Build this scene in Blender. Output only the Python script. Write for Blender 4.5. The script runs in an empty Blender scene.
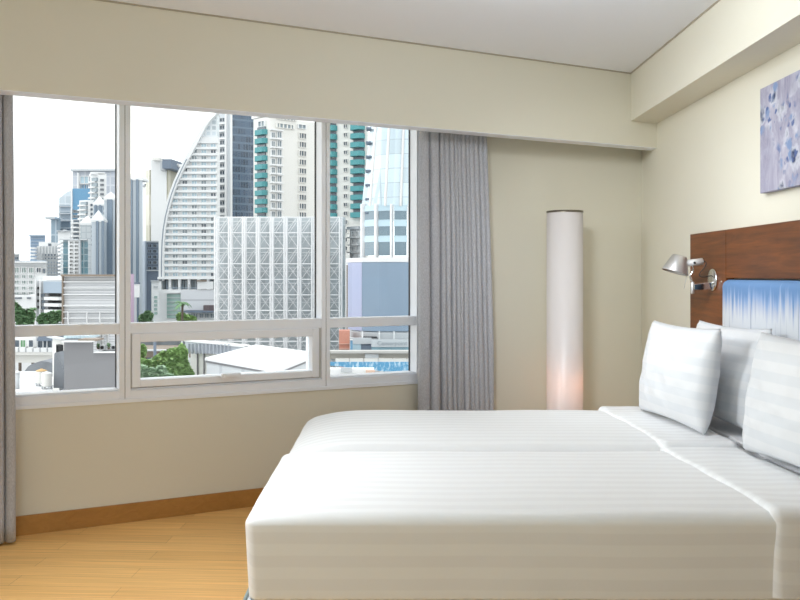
import bpy, bmesh, math, random
from mathutils import Vector, Matrix, noise
R = math.radians
rnd = random.Random(7)
S = bpy.context.scene
COL = S.collection

# ------------------------------------------------------------------ camera
EYE = 1.3
F, CX, CY = 880.0, 388.0, 275.0
cam = bpy.data.objects.new('camera', bpy.data.cameras.new('camera'))
COL.objects.link(cam)
cam.location = (0, 0, EYE)
cam.rotation_euler = (R(90), 0, 0)
cam.data.sensor_width = 36
cam.data.lens = F / 800 * 36
cam.data.shift_x = (400 - CX) / 800
cam.data.shift_y = (CY - 300) / 800
cam.data.clip_end = 2000
cam.data.clip_start = 0.05
S.camera = cam


def P(px, py, Y):
    """where a sight line of the photograph reaches depth Y"""
    return Vector(((px - CX) / F * Y, Y, EYE - (py - CY) / F * Y))


# ------------------------------------------------------------------ materials
MATS = {}


def nodes(name):
    m = bpy.data.materials.new(name)
    m.use_nodes = True
    nt = m.node_tree
    b = nt.nodes['Principled BSDF']
    return m, nt, b


def N(nt, kind, **kw):
    n = nt.nodes.new(kind)
    for k, v in kw.items():
        if k in n.inputs:
            n.inputs[k].default_value = v
        else:
            setattr(n, k, v)
    return n


def plain(name, col, rough=.6, metal=0., var=.06, scale=8., spec=.5, bump=0., stretch=(1, 1, 1)):
    """a plain colour broken up by soft noise"""
    if name in MATS:
        return MATS[name]
    m, nt, b = nodes(name)
    L = nt.links.new
    tc = N(nt, 'ShaderNodeTexCoord')
    mp = N(nt, 'ShaderNodeMapping')
    mp.inputs['Scale'].default_value = stretch
    L(tc.outputs['Object'], mp.inputs[0])
    nz = N(nt, 'ShaderNodeTexNoise', Scale=scale, Detail=4.)
    L(mp.outputs[0], nz.inputs['Vector'])
    mx = N(nt, 'ShaderNodeMix', data_type='RGBA')
    mx.inputs[6].default_value = (*[c * (1 - var) for c in col], 1)
    mx.inputs[7].default_value = (*[min(1, c * (1 + var)) for c in col], 1)
    L(nz.outputs['Fac'], mx.inputs[0])
    L(mx.outputs[2], b.inputs['Base Color'])
    b.inputs['Roughness'].default_value = rough
    b.inputs['Metallic'].default_value = metal
    b.inputs['Specular IOR Level'].default_value = spec
    if bump:
        bp = N(nt, 'ShaderNodeBump', Strength=bump, Distance=.01)
        L(nz.outputs['Fac'], bp.inputs['Height'])
        L(bp.outputs[0], b.inputs['Normal'])
    MATS[name] = m
    return m


def glass_mat():
    m = bpy.data.materials.new('window glass')
    m.use_nodes = True
    nt = m.node_tree
    nt.nodes.clear()
    o = N(nt, 'ShaderNodeOutputMaterial')
    t = N(nt, 'ShaderNodeBsdfTransparent')
    t.inputs[0].default_value = (.97, .985, .98, 1)
    g = N(nt, 'ShaderNodeBsdfGlossy', Roughness=.01)
    fr = N(nt, 'ShaderNodeFresnel', IOR=1.25)
    mx = N(nt, 'ShaderNodeMixShader')
    nt.links.new(fr.outputs[0], mx.inputs[0])
    nt.links.new(t.outputs[0], mx.inputs[1])
    nt.links.new(g.outputs[0], mx.inputs[2])
    nt.links.new(mx.outputs[0], o.inputs[0])
    return m


def stripe_fabric(name, axis_sum, period, c0, c1, r0=.75, r1=.45, duty=.5):
    """white satin with woven stripes; axis_sum = weights of x, y, z"""
    m, nt, b = nodes(name)
    L = nt.links.new
    tc = N(nt, 'ShaderNodeTexCoord')
    dot = N(nt, 'ShaderNodeVectorMath', operation='DOT_PRODUCT')
    dot.inputs[1].default_value = [a / period for a in axis_sum]
    L(tc.outputs['Object'], dot.inputs[0])
    fr = N(nt, 'ShaderNodeMath', operation='FRACT')
    L(dot.outputs['Value'], fr.inputs[0])
    pp = N(nt, 'ShaderNodeMath', operation='PINGPONG')
    pp.inputs[1].default_value = .5
    L(fr.outputs[0], pp.inputs[0])
    rp = N(nt, 'ShaderNodeMapRange')
    rp.inputs[1].default_value = duty / 2 - .03
    rp.inputs[2].default_value = duty / 2 + .03
    L(pp.outputs[0], rp.inputs[0])
    mx = N(nt, 'ShaderNodeMix', data_type='RGBA')
    mx.inputs[6].default_value = (*c0, 1)
    mx.inputs[7].default_value = (*c1, 1)
    L(rp.outputs[0], mx.inputs[0])
    L(mx.outputs[2], b.inputs['Base Color'])
    rr = N(nt, 'ShaderNodeMapRange')
    rr.inputs[3].default_value = r0
    rr.inputs[4].default_value = r1
    L(rp.outputs[0], rr.inputs[0])
    L(rr.outputs[0], b.inputs['Roughness'])
    b.inputs['Sheen Weight'].default_value = .15
    nz = N(nt, 'ShaderNodeTexNoise', Scale=9., Detail=3.)
    L(tc.outputs['Object'], nz.inputs['Vector'])
    bp = N(nt, 'ShaderNodeBump', Strength=.15, Distance=.01)
    L(nz.outputs['Fac'], bp.inputs['Height'])
    L(bp.outputs[0], b.inputs['Normal'])
    return m


def wood_mat(name, dark, light, grain_axis, rough=.4, scale=1., spec=.5):
    m, nt, b = nodes(name)
    L = nt.links.new
    tc = N(nt, 'ShaderNodeTexCoord')
    mp = N(nt, 'ShaderNodeMapping')
    sc = [26 * scale] * 3
    sc[grain_axis] = 1.6 * scale
    mp.inputs['Scale'].default_value = sc
    L(tc.outputs['Object'], mp.inputs[0])
    n0 = N(nt, 'ShaderNodeTexNoise', Scale=1., Detail=6., Roughness=.65, Distortion=1.2)
    L(mp.outputs[0], n0.inputs['Vector'])
    mp2 = N(nt, 'ShaderNodeMapping')
    s2 = [3.2 * scale] * 3
    s2[grain_axis] = .9 * scale
    mp2.inputs['Scale'].default_value = s2
    L(tc.outputs['Object'], mp2.inputs[0])
    n1 = N(nt, 'ShaderNodeTexNoise', Scale=1., Detail=3.)
    L(mp2.outputs[0], n1.inputs['Vector'])
    ad = N(nt, 'ShaderNodeMath', operation='MULTIPLY_ADD')
    ad.inputs[1].default_value = .6
    L(n0.outputs['Fac'], ad.inputs[0])
    h = N(nt, 'ShaderNodeMath', operation='MULTIPLY')
    h.inputs[1].default_value = .5
    L(n1.outputs['Fac'], h.inputs[0])
    L(h.outputs[0], ad.inputs[2])
    cr = N(nt, 'ShaderNodeValToRGB')
    cr.color_ramp.elements[0].position = .36
    cr.color_ramp.elements[0].color = (*dark, 1)
    cr.color_ramp.elements[1].position = .72
    cr.color_ramp.elements[1].color = (*light, 1)
    L(ad.outputs[0], cr.inputs[0])
    L(cr.outputs[0], b.inputs['Base Color'])
    b.inputs['Roughness'].default_value = rough
    b.inputs['Specular IOR Level'].default_value = spec
    return m


def floor_mat():
    m, nt, b = nodes('bamboo strip flooring')
    L = nt.links.new
    tc = N(nt, 'ShaderNodeTexCoord')
    br = N(nt, 'ShaderNodeTexBrick', Scale=1.)
    br.offset = .37
    br.inputs['Brick Width'].default_value = 1.3
    br.inputs['Row Height'].default_value = .12
    br.inputs['Mortar Size'].default_value = .0009
    br.inputs['Mortar Smooth'].default_value = .2
    br.inputs['Color1'].default_value = (.84, .50, .18, 1)
    br.inputs['Color2'].default_value = (.74, .42, .145, 1)
    br.inputs['Mortar'].default_value = (.34, .16, .055, 1)
    rot = N(nt, 'ShaderNodeMapping')
    rot.inputs['Rotation'].default_value = (0, 0, R(3))
    L(tc.outputs['Object'], rot.inputs[0])
    L(rot.outputs[0], br.inputs['Vector'])
    mp = N(nt, 'ShaderNodeMapping')
    mp.inputs['Scale'].default_value = (1.8, 95, 1)
    L(rot.outputs[0], mp.inputs[0])
    nz = N(nt, 'ShaderNodeTexNoise', Scale=1., Detail=5., Roughness=.6)
    L(mp.outputs[0], nz.inputs['Vector'])
    rp = N(nt, 'ShaderNodeMapRange')
    rp.inputs[1].default_value = .3
    rp.inputs[2].default_value = .7
    rp.inputs[3].default_value = .74
    rp.inputs[4].default_value = 1.14
    L(nz.outputs['Fac'], rp.inputs[0])
    mul = N(nt, 'ShaderNodeVectorMath', operation='SCALE')
    L(br.outputs['Color'], mul.inputs[0])
    L(rp.outputs[0], mul.inputs['Scale'])
    L(mul.outputs[0], b.inputs['Base Color'])
    b.inputs['Roughness'].default_value = .42
    b.inputs['Specular IOR Level'].default_value = .35
    return m


def grid_mat(name, glass, line, wx, wz, mortar=.06, rough=.15, var=.25, spec=.6, bands=None):
    """curtain wall: panes of glass with thin joints, pattern in metres along the face"""
    m, nt, b = nodes(name)
    L = nt.links.new
    tc = N(nt, 'ShaderNodeTexCoord')
    sp = N(nt, 'ShaderNodeSeparateXYZ')
    L(tc.outputs['Object'], sp.inputs[0])
    ad = N(nt, 'ShaderNodeMath', operation='ADD')
    L(sp.outputs[0], ad.inputs[0])
    L(sp.outputs[1], ad.inputs[1])
    cb = N(nt, 'ShaderNodeCombineXYZ')
    L(ad.outputs[0], cb.inputs[0])
    L(sp.outputs[2], cb.inputs[1])
    br = N(nt, 'ShaderNodeTexBrick', Scale=1.)
    br.offset = 0
    br.inputs['Brick Width'].default_value = wx
    br.inputs['Row Height'].default_value = wz
    br.inputs['Mortar Size'].default_value = mortar
    br.inputs['Color1'].default_value = (*[c * (1 - var) for c in glass], 1)
    br.inputs['Color2'].default_value = (*[min(1, c * (1 + var)) for c in glass], 1)
    br.inputs['Mortar'].default_value = (*line, 1)
    L(cb.outputs[0], br.inputs['Vector'])
    L(br.outputs['Color'], b.inputs['Base Color'])
    b.inputs['Roughness'].default_value = rough
    b.inputs['Specular IOR Level'].default_value = spec
    return m


def drip_print():
    """blue cloth with pale drips running down, printed on the padded panel"""
    m, nt, b = nodes('printed headboard cloth')
    L = nt.links.new
    tc = N(nt, 'ShaderNodeTexCoord')
    sp = N(nt, 'ShaderNodeSeparateXYZ')
    L(tc.outputs['Object'], sp.inputs[0])
    mp = N(nt, 'ShaderNodeMapping')
    mp.inputs['Scale'].default_value = (1, 30, .9)
    L(tc.outputs['Object'], mp.inputs[0])
    nz = N(nt, 'ShaderNodeTexNoise', Scale=1., Detail=4., Roughness=.6)
    L(mp.outputs[0], nz.inputs['Vector'])
    # height of the fading edge moves with the vertical streaks
    ad = N(nt, 'ShaderNodeMath', operation='MULTIPLY_ADD')
    ad.inputs[1].default_value = .34
    L(nz.outputs['Fac'], ad.inputs[0])
    L(sp.outputs[2], ad.inputs[2])
    rp = N(nt, 'ShaderNodeMapRange')
    rp.inputs[1].default_value = 1.27
    rp.inputs[2].default_value = 1.39
    L(ad.outputs[0], rp.inputs[0])
    cr = N(nt, 'ShaderNodeValToRGB')
    e = cr.color_ramp.elements
    e[0].position = 0
    e[0].color = (.60, .62, .65, 1)
    e[1].position = 1
    e[1].color = (.13, .25, .46, 1)
    k = e.new(.35)
    k.color = (.46, .50, .60, 1)
    k = e.new(.7)
    k.color = (.24, .345, .55, 1)
    L(rp.outputs[0], cr.inputs[0])
    mp2 = N(nt, 'ShaderNodeMapping')
    mp2.inputs['Scale'].default_value = (1, 46, 2.2)
    mp2.inputs['Location'].default_value = (3, 1, 7)
    L(tc.outputs['Object'], mp2.inputs[0])
    n2 = N(nt, 'ShaderNodeTexNoise', Scale=1., Detail=3.)
    L(mp2.outputs[0], n2.inputs['Vector'])
    r2 = N(nt, 'ShaderNodeMapRange')
    r2.inputs[1].default_value = .60
    r2.inputs[2].default_value = .74
    L(n2.outputs['Fac'], r2.inputs[0])
    r3 = N(nt, 'ShaderNodeMapRange')
    r3.inputs[1].default_value = 1.22
    r3.inputs[2].default_value = 1.12
    L(sp.outputs[2], r3.inputs[0])
    mm = N(nt, 'ShaderNodeMath', operation='MULTIPLY')
    L(r2.outputs[0], mm.inputs[0])
    L(r3.outputs[0], mm.inputs[1])
    mx = N(nt, 'ShaderNodeMix', data_type='RGBA')
    mx.inputs[7].default_value = (.20, .24, .34, 1)
    L(mm.outputs[0], mx.inputs[0])
    L(cr.outputs[0], mx.inputs[6])
    L(mx.outputs[2], b.inputs['Base Color'])
    b.inputs['Roughness'].default_value = .75
    return m


def painting_mat():
    """loose lilac brushwork with clusters of pale and ink-blue blossom dabs"""
    m, nt, b = nodes('painted canvas')
    L = nt.links.new
    tc = N(nt, 'ShaderNodeTexCoord')
    mp = N(nt, 'ShaderNodeMapping')
    mp.inputs['Scale'].default_value = (1, 6, 2.5)
    mp.inputs['Rotation'].default_value = (R(18), 0, 0)
    L(tc.outputs['Object'], mp.inputs[0])
    n0 = N(nt, 'ShaderNodeTexNoise', Scale=1.6, Detail=7., Roughness=.7, Distortion=.6)
    L(mp.outputs[0], n0.inputs['Vector'])
    c0 = N(nt, 'ShaderNodeValToRGB')
    e = c0.color_ramp.elements
    e[0].position = .3
    e[0].color = (.215, .205, .285, 1)
    e[1].position = .7
    e[1].color = (.52, .50, .56, 1)
    k = e.new(.5)
    k.color = (.355, .34, .43, 1)
    L(n0.outputs['Fac'], c0.inputs[0])

    def dabs(scale, loc, lo, hi, warp):
        a = N(nt, 'ShaderNodeMapping')
        a.inputs['Scale'].default_value = (0, 1, 1)
        a.inputs['Location'].default_value = loc
        L(tc.outputs['Object'], a.inputs[0])
        w = N(nt, 'ShaderNodeTexNoise', Scale=22., Detail=3.)
        L(tc.outputs['Object'], w.inputs['Vector'])
        sc = N(nt, 'ShaderNodeVectorMath', operation='SCALE')
        sc.inputs['Scale'].default_value = warp
        L(w.outputs['Color'], sc.inputs[0])
        s = N(nt, 'ShaderNodeVectorMath', operation='ADD')
        L(a.outputs[0], s.inputs[0])
        L(sc.outputs[0], s.inputs[1])
        v = N(nt, 'ShaderNodeTexVoronoi', Scale=scale)
        L(s.outputs[0], v.inputs['Vector'])
        r = N(nt, 'ShaderNodeMapRange')
        r.inputs[1].default_value = hi
        r.inputs[2].default_value = lo
        L(v.outputs['Distance'], r.inputs[0])
        return r

    big = N(nt, 'ShaderNodeTexNoise', Scale=4.5, Detail=1.)
    L(tc.outputs['Object'], big.inputs['Vector'])
    msk = N(nt, 'ShaderNodeMapRange')
    msk.inputs[1].default_value = .46
    msk.inputs[2].default_value = .54
    L(big.outputs['Fac'], msk.inputs[0])
    cur = c0.outputs[0]
    for scale, loc, lo, hi, warp, col in ((8., (0, 0, 0), .25, .5, .09, (.68, .69, .73, 1)),
                                          (13., (0, 3, 1), .2, .44, .08, (.20, .28, .46, 1)),
                                          (8., (0, 0, 0), .14, .36, .09, (.03, .045, .11, 1)),
                                          (19., (0, 7, 2), .18, .36, .06, (.08, .12, .28, 1))):
        d = dabs(scale, loc, lo, hi, warp)
        mm = N(nt, 'ShaderNodeMath', operation='MULTIPLY')
        L(d.outputs[0], mm.inputs[0])
        L(msk.outputs[0], mm.inputs[1])
        mx = N(nt, 'ShaderNodeMix', data_type='RGBA')
        mx.inputs[7].default_value = col
        L(mm.outputs[0], mx.inputs[0])
        L(cur, mx.inputs[6])
        cur = mx.outputs[2]
    L(cur, b.inputs['Base Color'])
    b.inputs['Roughness'].default_value = .7
    return m


PAINT = plain('cream wall paint', (.74, .705, .595), .75, var=.015, scale=2.5, spec=.25)
CEIL = plain('white ceiling paint', (.87, .89, .94), .85, var=.01, scale=2., spec=.2)
ALU = plain('white powder coated aluminium', (.88, .90, .95), .38, var=.02)
GASKET = plain('black rubber gasket', (.03, .03, .035), .6)
GLASS = glass_mat()
CHROME = plain('polished chrome', (.75, .75, .76), .12, 1., .02)
BRUSHED = plain('brushed aluminium', (.62, .61, .60), .42, .85, .04)
STEEL = plain('dark bronze metal', (.20, .17, .13), .35, .8, .05)
BLACK = plain('black cable rubber', (.015, .015, .017), .5)
FLOOR = floor_mat()
SKIRT = wood_mat('oak skirting', (.34, .155, .035), (.47, .235, .06), 0, .42)
WALNUT = wood_mat('stained walnut veneer', (.030, .007, .002), (.25, .074, .015), 1, .38)
CLOTH = stripe_fabric('striped duvet satin', (0, 1, -1), .07, (.79, .79, .795), (.83, .835, .84))
PILLOWCASE = stripe_fabric('striped pillow satin', (0, 0, 1), .072, (.635, .645, .66), (.68, .68, .685))
SHEET = plain('white cotton sheet', (.70, .70, .71), .8, var=.02, scale=20, bump=.1)
PIPING = plain('grey green piping', (.30, .36, .35), .7)
WHITELAMP = plain('opal acrylic', (.84, .795, .78), .32, var=.01)
WHITELAMP.node_tree.nodes['Principled BSDF'].inputs['Emission Color'].default_value = (1, .88, .80, 1)
WHITELAMP.node_tree.nodes['Principled BSDF'].inputs['Emission Strength'].default_value = .01
_nt = WHITELAMP.node_tree
_t = N(_nt, 'ShaderNodeBsdfTranslucent')
_t.inputs[0].default_value = (.9, .82, .78, 1)
_x = N(_nt, 'ShaderNodeMixShader')
_x.inputs[0].default_value = .2
_nt.links.new(_nt.nodes['Principled BSDF'].outputs[0], _x.inputs[1])
_nt.links.new(_t.outputs[0], _x.inputs[2])
_nt.links.new(_x.outputs[0], _nt.nodes['Material Output'].inputs[0])


# ------------------------------------------------------------------ mesh helpers
def link(name, bm, mats, parent=None, smooth=False, origin=None):
    me = bpy.data.meshes.new(name)
    bmesh.ops.recalc_face_normals(bm, faces=bm.faces)
    if origin is None and parent is not None:
        origin = parent.matrix_world.translation if parent.parent is None else Vector(parent['_o'])
    if origin is not None:
        bmesh.ops.translate(bm, verts=bm.verts, vec=-Vector(origin))
    bm.to_mesh(me)
    bm.free()
    for m in (mats if isinstance(mats, (list, tuple)) else [mats]):
        me.materials.append(m)
    if smooth:
        for p in me.polygons:
            p.use_smooth = True
    o = bpy.data.objects.new(name, me)
    COL.objects.link(o)
    if parent is not None:
        o.parent = parent
    elif origin is not None:
        o.location = origin
    return o


def tag(o, label, cat, group=None, kind=None):
    o['label'] = label
    o['category'] = cat
    if group:
        o['group'] = group
    if kind:
        o['kind'] = kind
    return o


def thing(name, loc, label, cat, group=None, kind=None):
    o = bpy.data.objects.new(name, None)
    COL.objects.link(o)
    o.location = loc
    o.empty_display_size = .1
    o.matrix_world = Matrix.Translation(Vector(loc))
    return tag(o, label, cat, group, kind)


def structure(o, label=None):
    o['kind'] = 'structure'
    if label:
        o['label'] = label
    return o


def part(name, bm, mat, root, smooth=False):
    return link(name, bm, mat, root, smooth, origin=root.location.copy())


def subpart(name, bm, mat, parent, root, smooth=False):
    """parts carry no transform of their own, so a sub-part shares the root's frame"""
    return link(name, bm, mat, parent, smooth, origin=root.location.copy())


def box(bm, c0, c1, M=None, mi=0):
    x0, y0, z0 = c0
    x1, y1, z1 = c1
    vs = [bm.verts.new((x, y, z)) for x in (x0, x1) for y in (y0, y1) for z in (z0, z1)]
    if M:
        for v in vs:
            v.co = M(*v.co)
    for q in ((0, 1, 3, 2), (4, 6, 7, 5), (0, 4, 5, 1), (2, 3, 7, 6), (0, 2, 6, 4), (1, 5, 7, 3)):
        f = bm.faces.new([vs[i] for i in q])
        f.material_index = mi
    return vs


def bev(bm, w, seg=2):
    bmesh.ops.recalc_face_normals(bm, faces=bm.faces)
    bmesh.ops.bevel(bm, geom=list(bm.edges), offset=w, segments=seg, profile=.6, affect='EDGES')
    return bm


def bbox(c0, c1, w=0, M=None, seg=2):
    bm = bmesh.new()
    box(bm, c0, c1, M)
    if w:
        bev(bm, w, seg)
    return bm


def prism(bm, pts, z0, z1, mi=0):
    n = len(pts)
    lo = [bm.verts.new((p[0], p[1], z0)) for p in pts]
    hi = [bm.verts.new((p[0], p[1], z1)) for p in pts]
    for i in range(n):
        j = (i + 1) % n
        bm.faces.new((lo[i], lo[j], hi[j], hi[i])).material_index = mi
    bm.faces.new(hi).material_index = mi
    bm.faces.new(lo[::-1]).material_index = mi


def lathe(bm, prof, M=None, seg=32, cap=True, mi=0):
    rings = []
    for r, z in prof:
        ring = []
        for i in range(seg):
            a = 2 * math.pi * i / seg
            v = Vector((r * math.cos(a), r * math.sin(a), z))
            ring.append(bm.verts.new(M @ v if M else v))
        rings.append(ring)
    for a, b in zip(rings, rings[1:]):
        for i in range(seg):
            j = (i + 1) % seg
            bm.faces.new((a[i], a[j], b[j], b[i])).material_index = mi
    if cap:
        bm.faces.new(rings[0][::-1]).material_index = mi
        bm.faces.new(rings[-1]).material_index = mi


def frame_to(d):
    d = Vector(d).normalized()
    return d.to_track_quat('Z', 'Y').to_matrix().to_4x4()


def rod(bm, a, b, r, seg=12, mi=0):
    a, b = Vector(a), Vector(b)
    M = Matrix.Translation(a) @ frame_to(b - a)
    lathe(bm, [(r, 0), (r, (b - a).length)], M, seg, True, mi)


def tube(bm, pts, r, seg=8, mi=0):
    pts = [Vector(p) for p in pts]
    # smooth the path
    out = []
    for i in range(len(pts) - 1):
        p0 = pts[max(0, i - 1)]
        p1, p2 = pts[i], pts[i + 1]
        p3 = pts[min(len(pts) - 1, i + 2)]
        for k in range(8):
            t = k / 8
            out.append(.5 * ((2 * p1) + (p2 - p0) * t + (2 * p0 - 5 * p1 + 4 * p2 - p3) * t * t
                             + (3 * p1 - p0 - 3 * p2 + p3) * t ** 3))
    out.append(pts[-1])
    rings = []
    for i, p in enumerate(out):
        d = out[min(i + 1, len(out) - 1)] - out[max(i - 1, 0)]
        M = Matrix.Translation(p) @ frame_to(d)
        rings.append([bm.verts.new(M @ Vector((r * math.cos(2 * math.pi * k / seg), r * math.sin(2 * math.pi * k / seg), 0)))
                      for k in range(seg)])
    for a, b in zip(rings, rings[1:]):
        for i in range(seg):
            j = (i + 1) % seg
            bm.faces.new((a[i], a[j], b[j], b[i])).material_index = mi
    bm.faces.new(rings[0][::-1])
    bm.faces.new(rings[-1])


# ------------------------------------------------------------------ the room
RX = 1.811                                   # headboard wall
CEILZ = 2.638
W0 = Vector((-1.919, 4.353, 0))              # a point of the window wall and its directions
WA = Vector((.888, .460, 0)).normalized()
WN = Vector((.460, -.888, 0)).normalized()   # into the room
S_END = (RX - W0.x) / WA.x


def wl(s, o, z):
    """window wall frame: s along it, o into the room, z up"""
    return W0 + WA * s + WN * o + Vector((0, 0, z))


LX, BY = -2.95, -1.3
s_left = (LX - W0.x) / WA.x
cL, cR = wl(s_left, 0, 0), wl(S_END, 0, 0)
room_poly = [(LX, BY), (RX, BY), (cR.x, cR.y), (cL.x, cL.y)]

bm = bmesh.new()
prism(bm, room_poly, -.12, 0)
structure(link('floor', bm, FLOOR))
bm = bmesh.new()
prism(bm, room_poly, CEILZ, CEILZ + .12)
structure(link('ceiling', bm, CEIL))
structure(link('wall_right', bbox((RX, BY - .1, -.12), (RX + .15, cR.y + .25, CEILZ + .12)), PAINT))
# unseen window band added in the side wall to let in more daylight
LW0, LW1, LWZ0, LWZ1 = 1.5, 3.75, .635, 2.56
bm = bmesh.new()
box(bm, (LX - .112, BY - .1, -.12), (LX, cL.y + .1, LWZ0))
box(bm, (LX - .112, BY - .1, LWZ1), (LX, cL.y + .1, CEILZ + .12))
box(bm, (LX - .112, BY - .1, LWZ0), (LX, LW0, LWZ1))
box(bm, (LX - .112, LW1, LWZ0), (LX, cL.y + .1, LWZ1))
structure(link('wall_left', bm, PAINT))
lw = bpy.data.objects.new('window_4', None)
COL.objects.link(lw)
lw.location = (LX, (LW0 + LW1) / 2, LWZ0)
structure(lw)
bm = bmesh.new()
for y in (LW0, 2.2 - .03, 3.0 - .03, LW1 - .06):
    box(bm, (LX - .108, y, LWZ0), (LX, y + .06, LWZ1))
for a_, b_ in ((LW0 + .06, 2.17), (2.23, 2.97), (3.03, LW1 - .06)):
    box(bm, (LX - .108, a_, LWZ0), (LX, b_, LWZ0 + .05))
    box(bm, (LX - .108, a_, .99), (LX - .004, b_, 1.045))
    box(bm, (LX - .108, a_, LWZ1 - .05), (LX, b_, LWZ1))
part_later = (lw, bm)
structure(link('wall_back', bbox((LX, BY - .15, -.12), (RX, BY, CEILZ + .12)), PAINT))

WS0, WS1, WZ0, WZ1 = -.32, 2.395, .635, 2.46  # the window opening
bm = bmesh.new()
box(bm, (s_left - .1, -.112, -.12), (S_END + .1, 0, WZ0), wl)
box(bm, (s_left - .1, -.112, WZ1), (S_END + .1, 0, CEILZ + .12), wl)
box(bm, (s_left - .1, -.112, WZ0), (WS0, 0, WZ1), wl)
box(bm, (WS1, -.112, WZ0), (S_END + .1, 0, WZ1), wl)
structure(link('wall_front', bm, PAINT))

# boxed bulkhead in front of the curtain pocket, and the beam over the headboard
bm = bmesh.new()
pf0, pf1 = .311, .205
s_r = lambda o: (RX - W0.x - WN.x * o) / WA.x
s_l = lambda o: (LX - W0.x - WN.x * o) / WA.x
prism(bm, [wl(s_l(pf0), pf0, 0), wl(s_r(pf0), pf0, 0), wl(s_r(pf1), pf1, 0), wl(s_l(pf1), pf1, 0)], 2.158, CEILZ)
structure(link('trim_1', bm, PAINT), 'boxed bulkhead above the window hiding the curtain heads')
bm = bmesh.new()
bx = 1.61
yb = lambda x, o: (W0 + WN * o + WA * ((x - W0.x - WN.x * o) / WA.x)).y
prism(bm, [(bx, BY), (RX, BY), (RX, yb(RX, pf0)), (bx, yb(bx, pf0))], 2.32, CEILZ)
structure(link('trim_2', bm, PAINT), 'cream beam along the top of the headboard wall')
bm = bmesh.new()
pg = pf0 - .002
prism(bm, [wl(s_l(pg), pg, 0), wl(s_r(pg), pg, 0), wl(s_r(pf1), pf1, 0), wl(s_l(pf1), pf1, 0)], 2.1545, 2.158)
structure(link('trim_7', bm, ALU), 'white strip standing in for window light along the underside of the bulkhead')  # brightness of the window-lit underside, put in as a white strip
# thin brown strips standing in for the shadow line where walls meet the ceiling
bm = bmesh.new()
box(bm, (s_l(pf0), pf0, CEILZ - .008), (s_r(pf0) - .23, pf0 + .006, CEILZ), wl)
structure(link('trim_3', bm, plain('ceiling shadow line', (.42, .37, .29), .7)))
structure(link('trim_4', bbox((bx - .006, BY, CEILZ - .008), (bx, yb(bx, pf0), CEILZ)), MATS['ceiling shadow line']))

bm = bmesh.new()
box(bm, (s_left + .02, 0, 0), (S_END - .01, .014, .098), wl)
bev(bm, .003)
structure(link('baseboard_front', bm, SKIRT))
structure(link('baseboard_right', bbox((RX - .014, BY, 0), (RX, cR.y - .02, .098), .003), SKIRT))

# window sill lip
bm = bmesh.new()
box(bm, (WS0, -.02, .628), (WS1, .008, .648), wl)
bev(bm, .002)
structure(link('trim_5', bm, ALU))

GO = -.10                                    # glass plane, outward of the inner frame faces


def bay(idx, s0, s1, lo, ro, sash=False):
    """one bay of the window: outer frame, transom, fixed panes and perhaps an opening sash"""
    root = bpy.data.objects.new('window_%d' % idx, None)
    COL.objects.link(root)
    root.location = wl((s0 + s1) / 2, 0, WZ0)
    structure(root)
    zb, t0, t1 = .70, .99, 1.045
    bm = bmesh.new()
    box(bm, (s0, -.108, .648), (s0 + lo, 0, WZ1), wl)
    box(bm, (s1 - ro, -.108, .648), (s1, 0, WZ1), wl)
    box(bm, (s0 + lo, -.108, .648), (s1 - ro, 0, .69), wl)
    box(bm, (s0 + lo, -.108, .69), (s1 - ro, -.012, zb), wl)
    box(bm, (s0 + lo, -.108, WZ1 - .05), (s1 - ro, 0, WZ1), wl)
    part('window_frame', bev(bm, .0015, 1), ALU, root)
    bm = bmesh.new()
    box(bm, (s0 + lo, -.108, t0), (s1 - ro, -.004, t1), wl)
    part('transom', bev(bm, .002, 1), ALU, root)
    a, b = s0 + lo, s1 - ro
    panes = [(a, b, t1, WZ1 - .05)]
    if not sash:
        panes.append((a, b, zb, t0))
    else:
        q0, q1, z0, z1 = a + .006, b - .019, zb + .005, t0
        bm = bmesh.new()
        box(bm, (q0, -.10, z0), (.682, .006, z1), wl)
        box(bm, (1.665, -.10, z0), (q1, .006, z1), wl)
        box(bm, (.682, -.10, z0), (1.665, .006, .743), wl)
        box(bm, (.682, -.10, .944), (1.665, .006, z1), wl)
        sh = part('awning_sash', bev(bm, .003, 1), ALU, root)
        bm = bmesh.new()
        box(bm, (a, -.105, zb - .004), (q0, -.012, z1), wl)
        box(bm, (q1, -.105, zb - .004), (b, -.012, z1), wl)
        part('sash_seal', bm, plain('grey felt seal', (.58, .56, .54), .8), root)
        bm = bmesh.new()
        box(bm, (1.118, .004, .735), (1.225, .034, .757), wl)
        box(bm, (1.135, .034, .739), (1.21, .041, .753), wl)
        subpart('handle', bev(bm, .003), ALU, sh, root)
        bm = bmesh.new()
        box(bm, (.682, GO + .045, .743), (1.665, GO + .05, .944), wl)
        subpart('glass_pane', bm, GLASS, sh, root)
    for p0, p1, z0, z1 in panes:
        bm = bmesh.new()
        box(bm, (p0, GO - .004, z0), (p1, GO, z1), wl)
        part('glass_pane', bm, GLASS, root)
        bm = bmesh.new()
        g = .0045
        box(bm, (p0, GO, z0), (p0 + g, GO + .012, z1), wl)
        box(bm, (p1 - g, GO, z0), (p1, GO + .012, z1), wl)
        part('gasket', bm, GASKET, root)
    return root


part('window_frame', part_later[1], ALU, lw)
bm = bmesh.new()
box(bm, (LX - .104, LW0 + .06, LWZ0 + .05), (LX - .1, LW1 - .06, LWZ1 - .05))
part('glass_pane', bm, GLASS, lw)
bay(1, WS0, .6015, .05, .0275)
bay(2, .6045, 1.7515, .0275, .0265, True)
bay(3, 1.7545, WS1, .024, .033)
bm = bmesh.new()
box(bm, (.6015, -.11, .648), (.6045, -.004, WZ1), wl)
box(bm, (1.7515, -.11, .648), (1.7545, -.004, WZ1), wl)
structure(link('trim_6', bm, plain('dark joint filler', (.10, .08, .07), .7)), 'dark joints between the window bays')


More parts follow.
